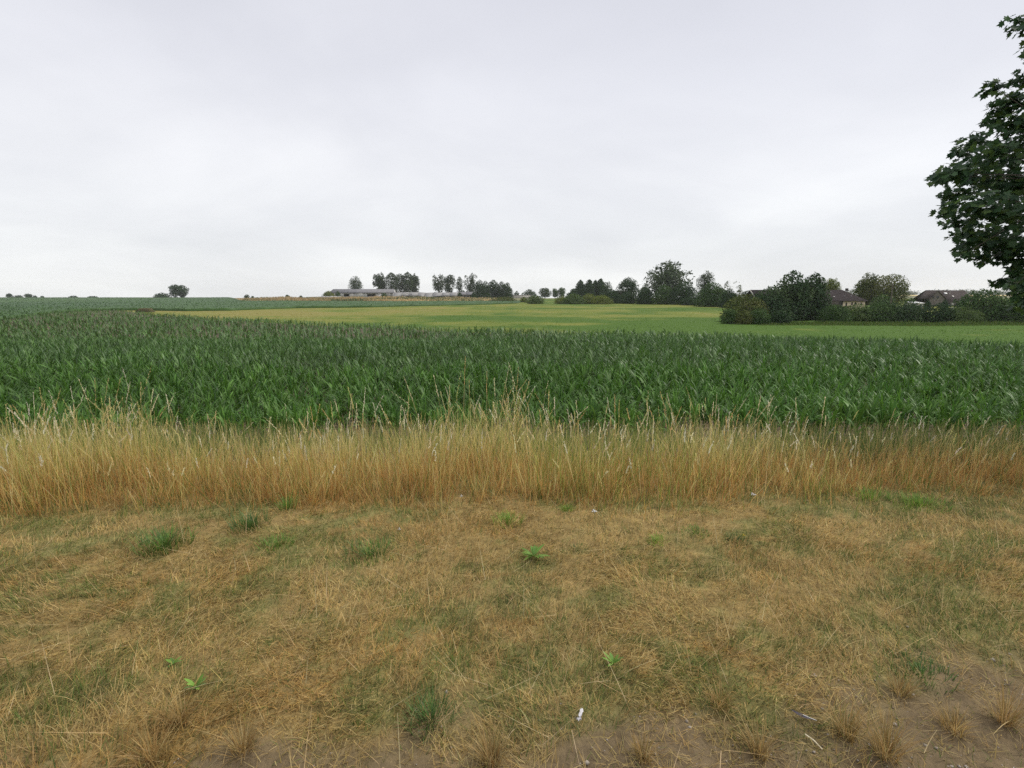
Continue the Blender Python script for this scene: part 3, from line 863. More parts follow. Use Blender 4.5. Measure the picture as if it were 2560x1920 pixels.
# far left skyline
G = 'small trees on the left skyline'
tree('skyline_tree', 'tall two lobed tree alone on the left skyline, left lobe', 424, 448, 711, 470, 'poplar', DARK, cover=2.8, group=G)
tree('skyline_tree', 'tall two lobed tree alone on the left skyline, right lobe', 440, 465, 713, 474, 'poplar', DARK, cover=3.0, group=G)
tree('shrub', 'low dark bush left of the two lobed skyline tree', 381, 428, 732, 465, 'dome', DARK, 'shrub', trunk=False)
for x0, x1, yt, lab in [(14, 31, 733, 'pointed little tree at the far left end of the skyline'), (32, 58, 738, 'flat low bush on the skyline right of the pointed little tree'),
                        (60, 80, 734, 'round topped little tree on the far left skyline'), (82, 92, 738, 'tiny bush just right of the round topped little skyline tree'),
                        (100, 111, 739.5, 'tiny lone bush on the bare stretch of the left skyline'), (171, 197, 739, 'pair of low bumps of bush on the left skyline'),
                        (217, 246, 740, 'long flat bush on the skyline nearest the low dark bush')]:
    tree('skyline_bush', lab, x0, x1, yt, 560, 'round' if yt < 736 else 'dome', DARK, 'bush', 'bushes on the left skyline', trunk=yt < 736, nc=22)
# bushes on the bank left of the barn
for x0, x1, yt, lab in [(609, 624, 735.5, 'leafy grey bush at the left tip of the weedy bank'), (626, 636, 739, 'small bush beside the grey bush at the tip of the bank'),
                        (711, 726, 736.5, 'lone grey bush halfway along the weedy bank'), (746, 758, 739, 'low dark bush on the bank left of the green barn shrub')]:
    tree('bank_bush', lab, x0, x1, yt, 352, 'dome', GREY, 'bush', 'bushes on the weedy bank', trunk=False, nc=18)
# poplars behind the farm ruins
tree('poplar_tree', 'lone bushy tree rising behind the long barn roof', 868, 908, 690, 440, 'round', GREY, cover=2.1, nc=44, group='poplars behind the farm ruins')
for x0, x1, yt, k, cov, lab in [(930, 968, 682, 'plume', 2.5, 'broad poplar at the left end of the close row behind the barn'),
                                (962, 994, 682, 'poplar', 1.9, 'second poplar in the close row, just right of the barn roof end'),
                                (986, 1012, 684, 'poplar', 1.8, 'slim gappy poplar in the middle of the close row'),
                                (1004, 1030, 680, 'poplar', 2.3, 'tallest poplar of the close row behind the ruins'),
                                (1022, 1052, 682, 'plume', 2.3, 'poplar closing the close row on its right'),
                                (1079, 1112, 684, 'plume', 1.35, 'thin gappy poplar left in the loose group behind the ruins'),
                                (1106, 1138, 683, 'plume', 1.8, 'denser poplar in the loose group behind the ruins'),
                                (1138, 1160, 690, 'sparse', 1.0, 'slender half bare poplar in the loose group'),
                                (1156, 1196, 683, 'plume', 1.15, 'airy poplar beside the dark round trees')]:
    tree('poplar_tree', lab, x0, x1, yt, 425 + rng.uniform(-8, 8), k, GREY, cover=cov * 1.15, nc=60, group='poplars behind the farm ruins')
# dark domed trees right of the ruins
for x0, x1, yt, yy, lab in [(1181, 1216, 700, 372, 'narrow dark tree leaning against the airy poplar'), (1198, 1229, 702, 380, 'second dark domed tree from the left right of the ruins'),
                            (1214, 1254, 699.5, 384, 'highest dark domed tree right of the ruins'), (1238, 1270, 703, 380, 'dark domed tree right of the highest dome'),
                            (1252, 1284, 706, 376, 'lowest dark domed tree at the right end of the dark clump')]:
    tree('domed_tree', lab, x0, x1, yt, yy, 'dome', DARK, cover=3.6, group='dark domed trees right of the ruins', nc=36)
# far trees in the middle
for x0, x1, yt, yy, k, b, lab in [(1283, 1301, 727, 520, 'dome', DARK, 'small round far tree right of the dark domed clump'),
                                  (1302, 1345, 723, 520, 'dome', DARK, 'wide flat domed far tree in the gap'),
                                  (1345, 1381, 719, 420, 'round', GREY, 'thin far tree between the wide dome and the leafy pair'),
                                  (1378, 1398, 720, 410, 'round', MID, 'left tree of the leafy far pair before the spruces'),
                                  (1392, 1416, 718, 410, 'round', MID, 'right tree of the leafy far pair before the spruces')]:
    tree('far_tree', lab, x0, x1, yt, yy, k, b, cover=2.8, group='far trees in the middle gap', nc=30)
# spruces and the trees of the hamlet
for x0, x1, yt, lab in [(1428, 1476, 700, 'pointed spruce at the left of the spruce group'), (1452, 1496, 698, 'middle spruce of the group with a double tip'),
                        (1470, 1508, 700, 'slim spruce between the middle and tallest spruce'), (1478, 1526, 696, 'tallest spruce at the right of the group')]:
    tree('spruce_tree', lab, x0, x1, yt, 300 + rng.uniform(-5, 5), 'conifer', DARK, cover=3.6, nc=70, group='spruces in the middle', depth=1)
tree('round_tree', 'dark round tree filling the gap between the left spruces', 1434, 1486, 711, 308, 'dome', DARK)
tree('round_tree', 'dark round tree behind the tallest spruce', 1478, 1532, 707, 310, 'dome', DARK)
tree('leafy_tree', 'small leafy tree at the left foot of the spruces', 1423, 1446, 721, 295, 'round', DARK, nc=26)
tree('birch_tree', 'thin see through birch right of the spruces', 1510, 1534, 702, 285, 'sparse', GREY, cover=.9, nc=48)
tree('spreading_tree', 'spreading tree with forked limbs left of the great poplar', 1537, 1606, 693, 240, 'vase', DARK, cover=2.2, nc=72)
tree('great_poplar', 'great tall poplar standing highest in the middle tree belt', 1612, 1742, 650, 222, 'vase', GREY, cover=2.6, nc=120, maxn=14000)
tree('feathery_tree', 'feathery tree right of the great poplar', 1741, 1792, 676, 225, 'vase', GREY, cover=1.9, nc=64)
tree('thin_tree', 'thin brownish tree left of the long farmhouse', 1808, 1862, 701, 190, 'sparse', OLV, cover=.8, nc=54)
for x0, x1, yt, yy, b, lab in [(1520, 1560, 733, 232, DARK, 'dark shrub under the birch right of the pale shrubs'),
                               (1545, 1596, 728, 226, DARK, 'dark bush at the foot of the spreading tree'),
                               (1590, 1640, 718, 215, DARK, 'tall dark bush between spreading tree and great poplar'),
                               (1630, 1690, 712, 210, MID, 'dark bush hiding the foot of the great poplar'),
                               (1672, 1752, 705, 206, DARK, 'big dark bush right of the great poplar trunk'),
                               (1738, 1822, 706, 178, MID, 'rounded green tree shaped bush in front of the feathery tree'),
                               (1700, 1745, 742, 196, DARK, 'low bush at the meadow edge under the great poplar'),
                               (1800, 1850, 722, 165, DARK, 'dark bush left of the yellowish sprawling shrub'),
                               (1412, 1444, 729, 288, DARK, 'dark bush closing the gap left of the spruces'), (1500, 1552, 722, 262, DARK, 'dark bush behind the birch'),
                               (1780, 1826, 719, 185, MID, 'green bush between the feathery tree and the thin tree'), (1598, 1632, 708, 226, GRN, 'taller leafy bush left of the great poplar'),
                               (1590, 1625, 731, 220, DARK, 'small dark bush under the left limbs of the great poplar'), (1735, 1775, 736, 200, DARK, 'low dark bush between the big dark bush and the rounded green one'),
                               (1845, 1900, 726, 172, DARK, 'dark bush before the left gable of the long farmhouse')]:
    tree('hamlet_bush', lab, x0, x1, yt, yy, 'dome', b, 'bush', 'dark bushes of the middle tree belt', trunk=False, cover=3.6, nc=44)
# pale green shrubs standing out on the meadow
for x0, x1, yt, yy, b, lab in [(1299, 1318, 742, 262, LIME, 'smallest bright shrub at the left of the meadow shrubs'),
                               (1313, 1364, 738, 224, GRN, 'lone round green shrub left of the long shrub row'),
                               (1384, 1428, 740, 226, LIME, 'low left end shrub of the long shrub row'),
                               (1402, 1464, 734, 222, GRN, 'widest grey green shrub of the long shrub row'),
                               (1448, 1494, 734, 226, LIME, 'tallest pale shrub in the long shrub row'),
                               (1476, 1533, 737, 220, LIME, 'yellow green shrub at the right end of the shrub row')]:
    tree('meadow_shrub', lab, x0, x1, yt, yy, 'dome', b, 'shrub', 'shrubs on the meadow', trunk=False, cover=3.6, nc=50)
# the willow and the hedge on the right
tree('willow', 'big willow on the meadow edge, left and taller lobe', 1932, 2038, 677, 90, 'willow', WIL, cover=5, nc=110, maxn=20000)
tree('willow', 'second willow lobe leaning against the big willow before the farmhouse', 1994, 2078, 683, 92, 'willow', WIL, cover=5, nc=90, maxn=17000)
tree('willow_bough', 'low willow bush filling the left foot of the big willow', 1868, 1990, 716, 88, 'dome', WIL, 'shrub', cover=3.2, nc=70, trunk=False, maxn=12000)
tree('yellowish_shrub', 'yellowish sprawling shrub left of the big willow', 1806, 1925, 735, 86, 'dome', OLV, 'shrub', cover=2.8, nc=60, trunk=False, maxn=10000)
for x0, x1, yt, yy, b, lab in [(1802, 1848, 771, 80, MID, 'low nettle bush at the left end of the willow thicket'), (1836, 1886, 775, 79, OLV, 'low brownish bush under the yellowish shrub'),
                               (1870, 1930, 770, 79, MID, 'low broad nettle bush before the willow'), (1920, 1980, 774, 80, DARK, 'low dark bush at the willow foot'),
                               (2064, 2106, 764, 84, MID, 'small elder shrub at the hedge beginning')]:
    tree('low_bush', lab, x0, x1, yt, yy, 'dome', b, 'bush', 'low bushes round the willow', trunk=False, cover=3.0, nc=44, maxn=6000)
for x0, x1, yt, yy, b, lab in [(2046, 2132, 761, 86, MID, 'first hedge bush before the farmhouse wall'), (2100, 2192, 759, 88, GRN, 'hedge bush just right of the cream wall'),
                               (2152, 2254, 755, 87, MID, 'broad hedge bush before the two tall limes'), (2212, 2322, 750, 86, WIL, 'hedge bush right of the limes, before the grain field'),
                               (2308, 2398, 758, 84, DARK, 'round dark hedge bush before the brown roofed house'), (2360, 2460, 767, 83, GRN, 'low hedge bush below the brown roofed house'),
                               (2392, 2540, 722, 85, MID, 'tallest hedge bush under the maple boughs'), (2490, 2610, 748, 82, MID, 'hedge bush at the right end beneath the maple'),
                               (2580, 2700, 740, 82, DARK, 'hedge bush just past the right end of the view')]:
    tree('hedge_bush', lab, x0, x1, yt, yy, 'dome', b, 'bush', 'bushes of the hedge on the right', trunk=False, cover=3.4, nc=56, maxn=14000)
tree('lime_tree', 'yellow green tree behind the farmhouse roof beside the willow', 2054, 2108, 694, 178, 'round', LIME, nc=40)
tree('lime_tree', 'dense tall lime right of the farmhouse', 2138, 2210, 682, 165, 'round', OLV, cover=3.4, nc=60, group='two tall limes by the farmhouse')
tree('lime_tree', 'open crowned lime with forked trunk right of the dense lime', 2184, 2282, 684, 160, 'round', OLV, cover=2.2, nc=56, group='two tall limes by the farmhouse')
for x0, x1, yt, yy, b, lab in [(2180, 2240, 735, 152, MID, 'bush under the limes'), (2262, 2296, 745, 150, MID, 'garden bush left of the pale outbuilding'),
                               (2312, 2330, 750, 150, DARK, 'small dark garden bush left of the brown roofed house'), (2354, 2372, 748, 148, DARK, 'pointed garden bush at the corner of the brown roofed house')]:
    tree('garden_bush', lab, x0, x1, yt, yy, 'dome', b, 'bush', 'garden bushes by the houses', trunk=False, nc=28, maxn=2500)
# the far wood: one mass
uw = rng.uniform(.60, 1.45, 260); Yw = rng.uniform(1380, 1480, 260)
cent = np.stack([uw * Yw, Yw, T(uw * Yw, Yw) + rng.uniform(3, 10, 260) + 1.5 * np.sin(uw * 40)], 1)
V, F, col = leaf_cloud(cent, np.tile((18., 14., 7.), (260, 1)), 22000, 3.0, DARK, HUE[DARK])
tag(obj('far_wood', V, F, M_LEAF, None, col), 'dark blue wood along the far ridge on the right', 'wood', kind='stuff')

# ------------------------------------------------------------------ buildings
BF = np.array([(0, 3, 2, 1), (4, 5, 6, 7), (0, 1, 5, 4), (1, 2, 6, 5), (2, 3, 7, 6), (3, 0, 4, 7)])
def box(name, x0, x1, y0, y1, z0, z1, mat, parent, kind=None):
    V = np.array([(x0, y0, z0), (x1, y0, z0), (x1, y1, z0), (x0, y1, z0), (x0, y0, z1), (x1, y0, z1), (x1, y1, z1), (x0, y1, z1)], float)
    return obj(name, V, BF, mat, parent, kind=kind)
def hexa(name, V, mat, parent):
    return obj(name, np.array(V, float), BF, mat, parent)
def slab(name, a, b, c, d, th, mat, parent):
    """a thick sheet through four corners (a,b,c,d counter-clockwise from above)"""
    q = np.array([a, b, c, d], float)
    return hexa(name, np.concatenate([q - np.array([0, 0, th]), q]), mat, parent)
def PXZ(xs, ys, Y): return P(xs, ys, Y)

# long grey barn
Yb = 384.0
bx0, bx1 = P(826, 730, Yb)[0], P(981, 730, Yb)[0]
gz = float(T((bx0 + bx1) / 2, Yb + 4)) - .25
ez, rz = P(900, 731.5, Yb)[1], P(900, 722.6, Yb + 7)[1]
bid = empty('long_barn', ((bx0 + bx1) / 2, Yb + 6, gz), 'long grey concrete barn with a plain fibre cement roof', 'barn')
holes = [(860, 873, 735, 740.5), (918, 939, 735, 740.5)]
xs = [(826, 848), (848, 860), (860, 873), (873, 887), (887, 911), (911, 918), (918, 939), (939, 957), (957, 981)]
for a, b in xs:
    X0, X1 = P(a, 735, Yb)[0] + .04, P(b, 735, Yb)[0] - .04
    if (a, b) in [(860, 873), (918, 939)]:
        zt, zl = P(a, 735, Yb)[1], P(a, 741, Yb)[1]
        box('wall_panel', X0, X1, Yb, Yb + .25, zt, ez, M_CONC, bid)
        box('wall_panel', X0, X1, Yb, Yb + .25, gz, zl, M_CONC, bid)
    elif (a, b) == (873, 887):
        box('wall_panel', X0, X1, Yb + .02, Yb + .25, gz, ez, M_CONC, bid)
        box('sliding_door', X0 + .2, X1 - .2, Yb - .12, Yb - .01, gz + .2, ez - .8, M_PALE, bid)
    else:
        box('wall_panel', X0, X1, Yb + rng.uniform(0, .03), Yb + .25, gz, ez, M_CONC2 if (a + b) % 3 else M_CONC, bid)
box('back_wall', bx0, bx1, Yb + 14, Yb + 14.25, gz, ez, M_CONC, bid)
for xx in (bx0, bx1 - .25):
    V = [(xx, Yb + .26, gz), (xx + .25, Yb + .26, gz), (xx + .25, Yb + 13.99, gz), (xx, Yb + 13.99, gz)]
    obj('gable_wall', V + [(xx, Yb + .26, ez), (xx + .25, Yb + .26, ez), (xx + .25, Yb + 7, rz - .2), (xx, Yb + 7, rz - .2), (xx, Yb + 13.99, ez), (xx + .25, Yb + 13.99, ez)],
        [(0, 1, 5, 4), (3, 0, 4, 8), (1, 2, 9, 5), (2, 3, 8, 9), (4, 5, 6, 7), (7, 6, 9, 8)] and [(0, 1, 5, 4), (0, 4, 7, 3), (7, 8, 3, 3), (1, 2, 6, 5), (6, 2, 9, 9), (2, 3, 8, 9), (4, 5, 6, 7), (7, 6, 9, 8)], M_CONC, bid)
slab('roof', (bx0 - 1.0, Yb - .6, ez), (bx1 + 1.6, Yb - .6, ez), (bx1 - .6, Yb + 7, rz), (bx0 - .2, Yb + 7, rz), .16, M_ETERNIT, bid)
slab('roof', (bx0 - .2, Yb + 7.01, rz), (bx1 - .6, Yb + 7.01, rz), (bx1 + 1.6, Yb + 14.8, ez), (bx0 - 1.0, Yb + 14.8, ez), .16, M_ETERNIT, bid)
box('eaves_beam', bx0 - .9, bx1 + 1.4, Yb - .5, Yb - .35, ez - .40, ez - .17, M_DARKWOOD, bid)

# ruined sheds right of the barn
def ruin(name, label, x0, x1, ridge, eave, Y, depth, bays, roofs, mat=M_ETERNIT2):
    X0, X1 = P(x0, 740, Y)[0], P(x1, 740, Y)[0]
    g = float(T((X0 + X1) / 2, Y)) - .3
    ze, zr = P(x0, eave, Y)[1], P(x0, ridge, Y + depth / 2)[1]
    e = empty(name, ((X0 + X1) / 2, Y + depth / 2, g), label, 'ruined shed', 'ruined farm sheds')
    for a, b, kind in bays:
        A, B = P(a, 740, Y)[0], P(b, 740, Y)[0]
        if kind == 'wall':
            box('wall', A, B, Y, Y + .3, g, ze - .15, M_CONC2, e)
        elif kind == 'post':
            box('post', A, B, Y, Y + .35, g, ze - .15, M_CONC, e)
        elif kind == 'low':
            box('parapet', A, B, Y + .02, Y + .3, g, g + (ze - g) * .35, M_CONC, e)
    box('back_wall', X0 + .2, X1 - .2, Y + depth - .4, Y + depth - .1, g, ze - .15, M_CONC, e)
    for a, b, ea, eb, ra, rb in roofs:               # each roof bay may sag
        A, B = P(a, 740, Y)[0], P(b, 740, Y)[0]
        slab('roof_sheet', (A, Y - .5, ze + ea), (B, Y - .5, ze + eb), (B, Y + depth / 2, zr + rb), (A, Y + depth / 2, zr + ra), .14, mat, e)
        slab('roof_sheet', (A, Y + depth / 2 + .01, zr + ra), (B, Y + depth / 2 + .01, zr + rb), (B, Y + depth + .4, ze + eb), (A, Y + depth + .4, ze + ea), .14, mat, e)
    return e, g, ze, zr, X0, X1
e1 = ruin('ruined_shed', 'ruined shed with a sunken roof next to the long barn', 984, 1062, 730.5, 738.5, 378, 10,
          [(990, 997, 'wall'), (1007, 1014.5, 'wall'), (1032, 1037, 'wall'), (1014.5, 1032, 'low'), (1046, 1060, 'wall'), (1038, 1039.5, 'post')],
          [(982, 1003, -1.2, -.5, -.2, 0), (1003.1, 1020, -.15, 0, 0, .05), (1020.1, 1044, 0, -.05, .05, 0), (1044.1, 1062, -.1, -1.0, 0, -.3)])
e2 = ruin('ruined_shed', 'long low ruined shed with a sagging roof in the middle of the ruins', 1063, 1145, 731, 738.6, 376, 10,
          [(1063, 1078, 'wall'), (1086, 1104, 'low'), (1113.5, 1118.5, 'wall'), (1134.5, 1143, 'wall'), (1118.5, 1134.5, 'low'), (1105, 1106.5, 'post')],
          [(1062.1, 1080, -1.0, -.9, -.3, -.1), (1080.1, 1104, -.8, -.2, -.1, 0), (1104.1, 1124, 0, 0, 0, 0), (1124.1, 1146, 0, -.05, 0, .1)])
e3 = ruin('ruined_shed', 'darker open fronted shed at the right end of the ruins', 1147, 1184, 729.5, 736.5, 380, 9,
          [(1147, 1152, 'wall'), (1157, 1158.2, 'post'), (1165.5, 1166.8, 'post'), (1173, 1174.2, 'post'), (1178, 1184, 'wall')],
          [(1146, 1165, 0, 0, 0, 0), (1165.1, 1186, 0, 0, 0, 0)], M_ETERNIT)
for ee, xv, yv in ((e1, 1026.5, 736.3), (e2, 1123.5, 735.5)):
    xx, zz = P(xv, yv, 376.5)
    box('roof_vent', xx - .25, xx + .25, 378.2, 378.9, zz - .45, zz + .45, M_DARKWOOD, ee[0])
# fallen roof and beams before the barn
xx0, xx1 = P(925, 740, 372)[0], P(955, 740, 372)[0]
g = float(T(xx0, 372))
db = empty('fallen_roof', ((xx0 + xx1) / 2, 373, g), 'slab of fallen grey roof leaning before the barn opening', 'roof debris')
slab('roof_sheet', (xx0, 371, g + .3), (xx1, 371, g + .9), (xx1 + 1, 376, g + 3.2), (xx0 + 3.2, 376, g + 1.4), .15, M_ETERNIT2, db)
slab('roof_sheet', (xx0 - 1.5, 370, g + .1), (xx0 + 4, 370, g + .3), (xx0 + 4.6, 371.4, g + 1.1), (xx0 - .5, 371.4, g + .7), .12, M_ETERNIT2, db)
bp = [P(984, 741, 374), P(1026, 731.5, 374)]
v, f = tube([(bp[0][0], 374, bp[0][1]), (bp[1][0], 374.5, bp[1][1])], [.2, .2], 4)
tag(obj('fallen_beam', v, f, M_CONC2), 'long pale beam leaning up against the ruined shed roof', 'beam')
X0, X1 = P(803, 740, 350)[0], P(852, 740, 350)[0]
g = float(T((X0 + X1) / 2, 350))
lw = empty('low_wall', ((X0 + X1) / 2, 350, g), 'low pale concrete wall on the bank before the barn', 'wall')
for k in range(5):
    a, b = X0 + (X1 - X0) * k / 5, X0 + (X1 - X0) * (k + 1) / 5 - .05
    box('wall_block', a, b, 350, 350.4, g, P(820, 740.2 + .25 * math.sin(k * 2), 350)[1], M_CONC2, lw)
# shrubs among the ruins
for x0, x1, yt, yy, b, lab in [(803, 838, 727, 366, LIME, 'bright green shrub over the left end of the barn'), (836, 852, 727.5, 370, MID, 'darker shrub beside the bright one at the barn corner'),
                               (951, 969, 731.5, 366, MID, 'neat round green shrub before the ruined sheds'), (1142, 1156, 730.5, 368, DARK, 'small dark round shrub before the sheds'),
                               (1175, 1194, 731, 352, DARK, 'dark shrub reaching down the bank at the right of the ruins'), (1211, 1229, 733, 360, DARK, 'bush at the foot of the dark domed trees'),
                               (1146, 1166, 724.5, 398, DARK, 'round bush peeping over the open fronted shed')]:
    tree('ruin_shrub', lab, x0, x1, yt, yy, 'dome', b, 'shrub', 'shrubs among the farm ruins', trunk=False, cover=4, nc=40)
tree('weedy_bush', 'pale weedy bush at the right foot of the bank', 1228, 1296, 741, 268, 'dome', OLV, 'bush', trunk=False, cover=2.5, nc=40)

# far little buildings
X0, X1 = P(1538, 728, 262)[0], P(1572, 728, 262)[0]
g = float(T(X0, 262)); zr = P(1550, 727, 262)[1]; ze = P(1550, 734, 262)[1]
hb = empty('dark_barn', ((X0 + X1) / 2, 264, g), 'dark gabled barn half hidden behind the spreading tree', 'barn')
box('wall', X0 + .3, X1 - .3, 262, 268, g, ze, M_DARKWOOD, hb)
slab('roof', (X0, 261.6, ze - .1), (X1, 261.6, ze - .1), (X1, 265, zr), (X0, 265, zr), .15, M_TILE, hb)
slab('roof', (X0, 265.01, zr), (X1, 265.01, zr), (X1, 268.4, ze - .1), (X0, 268.4, ze - .1), .15, M_TILE, hb)
X0, X1 = P(1276, 736, 480)[0], P(1330, 736, 480)[0]
g = float(T(X0, 480)); fh = empty('far_hall', ((X0 + X1) / 2, 484, g), 'low pale far hall glimpsed under the small round trees', 'building')
box('wall', X0, X1, 480, 488, g, P(1290, 739, 480)[1], M_PALE, fh)
box('roof', X0 - .5, X1 + .5, 479.5, 488.5, P(1290, 738.9, 480)[1], P(1290, 737.5, 480)[1], M_ETERNIT2, fh)

# the long farmhouse
Yh = 150.0
hx0, hx1 = P(1895, 730, Yh)[0], P(2170, 730, Yh)[0]
hg = float(T(hx1 - 5, Yh)) - .2
he, hr = P(2100, 752, Yh)[1], P(2100, 724.5, Yh + 5)[1]
hs = empty('farmhouse', ((hx0 + hx1) / 2, Yh + 5, hg), 'long farmhouse with dark hipped roof and cream wall behind the willow', 'house')
xm = P(2108, 752, Yh)[0]
box('timber_wall', hx0 + .6, xm - .02, Yh, Yh + .3, hg, he - .08, M_DARKWOOD, hs)
wins = [(2114.5, 2119), (2128.5, 2133.5), (2137, 2142), (2152, 2156)]
cur = xm
wz0, wz1 = he - 1.45, he - .42
for a, b in wins:
    A, B = P(a, 752, Yh)[0], P(b, 752, Yh)[0]
    z0 = wz0 - (.7 if a < 2120 else -.3)
    box('wall', cur, A, Yh, Yh + .3, hg, he - .08, M_RENDER, hs)
    box('wall', A, B, Yh + .003, Yh + .3, hg, z0, M_RENDER, hs)
    box('wall', A, B, Yh + .003, Yh + .3, wz1, he - .08, M_RENDER, hs)
    w = bpy.data.objects.new('window', mesh('window', np.array([(A, Yh + .12, z0), (B, Yh + .12, z0), (B, Yh + .16, z0), (A, Yh + .16, z0), (A, Yh + .12, wz1), (B, Yh + .12, wz1), (B, Yh + .16, wz1), (A, Yh + .16, wz1)]) - np.array(hs.location), BF, M_GLASS))
    link(w, hs)
    cur = B
box('wall', cur, hx1 - .5, Yh, Yh + .3, hg, he - .08, M_RENDER, hs)
box('end_wall', hx1 - .8, hx1 - .5, Yh + .31, Yh + 9.7, hg, he - .08, M_RENDER, hs)
box('end_wall', hx0 + .6, hx0 + .9, Yh + .31, Yh + 9.7, hg, he - .08, M_RENDER, hs)
box('back_wall', hx0 + .6, hx1 - .5, Yh + 9.71, Yh + 10, hg, he - .08, M_RENDER, hs)
hip = 4.3
slab('roof', (hx0, Yh - .5, he), (hx1 + .1, Yh - .5, he), (hx1 - hip, Yh + 5, hr), (hx0, Yh + 5, hr), .14, M_TILE, hs)
slab('roof', (hx0, Yh + 5.01, hr), (hx1 - hip, Yh + 5.01, hr), (hx1 + .1, Yh + 10.5, he), (hx0, Yh + 10.5, he), .14, M_TILE, hs)
slab('roof_hip', (hx1 + .12, Yh - .48, he), (hx1 + .12, Yh + 10.48, he), (hx1 - hip + .02, Yh + 5.02, hr), (hx1 - hip + .02, Yh + 4.98, hr), .14, M_TILE, hs)
slab('gable_board', (hx0 - .12, Yh - .5, he + .02), (hx0 - .01, Yh - .5, he + .02), (hx0 - .01, Yh + 5, hr + .06), (hx0 - .12, Yh + 5, hr + .06), .3, M_PALE, hs)
cx, cz = P(2117, 724, Yh + 5)
box('chimney', cx - .28, cx + .28, Yh + 4.7, Yh + 5.3, hr - .3, hr + .42, M_TILE2, hs)
for sx, sy in ((2085, 742), (2077, 730), (2118, 729.5), (2112, 741), (2128, 741)):
    fr = (752 - sy) / (752 - 724.5)
    yy = Yh - .5 + 5.5 * fr; zz = he + (hr - he) * fr; xx = P(sx, sy, yy)[0]
    slab('skylight', (xx - .16, yy - .1, zz + .03), (xx + .16, yy - .1, zz + .03), (xx + .16, yy + .12, zz + .16), (xx - .16, yy + .12, zz + .16), .06, M_PALE if sx == 2085 else M_ETERNIT, hs)

# the brown roofed house far right
Y2 = 185.0
gx0, gx1, kx1 = P(2322, 745, Y2)[0], P(2358, 745, Y2)[0], P(2420, 745, Y2)[0]
g2 = float(T(gx1, Y2)) - .3
e2z, r2z = P(2400, 754, Y2)[1], P(2400, 726, Y2 + 5)[1]
h2 = empty('brown_house', ((gx0 + kx1) / 2, Y2 + 5, g2), 'house with grey gable and brown tiled roof at the right', 'house')
pk = P(2343, 726.3, Y2)
def prism(name, pts, y0, y1, mat, parent):
    n = len(pts)
    V = [(x, y0, z) for x, z in pts] + [(x, y1, z) for x, z in pts]
    me = bpy.data.meshes.new(name)
    me.from_pydata([tuple(np.array(v) - np.array(parent.location)) for v in V], [], [tuple(range(n)), tuple(range(2 * n - 1, n - 1, -1))] + [(i, i + n, (i + 1) % n + n, (i + 1) % n) for i in range(n)])
    me.materials.append(mat)
    return link(bpy.data.objects.new(name, me), parent)
gl, gr = P(2326, 745, Y2)[0], P(2362, 745, Y2)[0]
prism('gable_wall', [(gl, g2), (gr, g2), (gr, P(2360, 746, Y2)[1]), (pk[0], pk[1]), (gl, P(2330, 746, Y2)[1])], Y2, Y2 + .35, M_GREYBRICK, h2)
for sx in (2333, 2344):
    x_, z_ = P(sx, 744, Y2)
    box('window', x_ - .35, x_ + .35, Y2 - .06, Y2 - .01, z_ - .4, z_ + .5, M_GLASS, h2)
    box('window_sill', x_ - .45, x_ + .45, Y2 - .14, Y2 - .005, z_ - .52, z_ - .42, M_PALE, h2)
box('wall', gr, kx1, Y2 + .8, Y2 + 1.1, g2, e2z, M_GREYBRICK, h2)
box('back_wall', gl, kx1, Y2 + 9, Y2 + 9.3, g2, e2z, M_GREYBRICK, h2)
kx2 = P(2440, 745, Y2)[0]
slab('roof', (gr - 1.2, Y2 + .3, e2z), (kx2, Y2 + .3, e2z), (kx2, Y2 + 5, r2z), (pk[0] - .1, Y2 + 5, r2z + .1), .15, M_TILE2, h2)
slab('roof', (pk[0] - .1, Y2 + 5.01, r2z + .1), (kx2, Y2 + 5.01, r2z), (kx2, Y2 + 9.6, e2z), (gl - .3, Y2 + 9.6, e2z), .15, M_TILE2, h2)
slab('roof', (gl - .4, Y2 - .3, P(2326, 746, Y2)[1] - .1), (pk[0] - .02, Y2 - .3, pk[1] + .12), (pk[0] - .02, Y2 + 5, pk[1] + .12), (gl - .4, Y2 + 5, P(2326, 746, Y2)[1] - .1), .14, M_TILE2, h2)
slab('roof', (pk[0] + .02, Y2 - .3, pk[1] + .12), (gr + .4, Y2 - .3, P(2362, 746, Y2)[1] - .1), (gr + .4, Y2 + 2.5, P(2362, 746, Y2)[1] - .1), (pk[0] + .02, Y2 + 5, pk[1] + .12), .14, M_TILE2, h2)
for sx, sy, ww, m_ in ((2364, 735, .5, M_WHITE), (2382.5, 742.5, .28, M_PALE)):
    fr = (754 - sy) / 28
    yy = Y2 + .3 + 4.7 * fr; zz = e2z + (r2z - e2z) * fr; xx = P(sx, sy, yy)[0]
    slab('skylight', (xx - ww, yy - .25, zz + .06), (xx + ww, yy - .25, zz + .06), (xx + ww, yy + .3, zz + .5), (xx - ww, yy + .3, zz + .5), .08, m_, h2)
x_, z_ = P(2391, 745, Y2)
v, f = tube([(x_, Y2 + 3, r2z - 1.4), (x_, Y2 + 3, r2z + .1)], [.05, .04], 5)
obj('vent_pipe', v, f, M_PALE, h2)
for sx in (2377, 2386, 2396, 2405):
    x_, z_ = P(sx, 761, Y2)
    box('window', x_ - .45, x_ + .45, Y2 + .72, Y2 + .79, z_ - .6, z_ + .55, M_GLASS if sx != 2386 else M_PALE, h2)
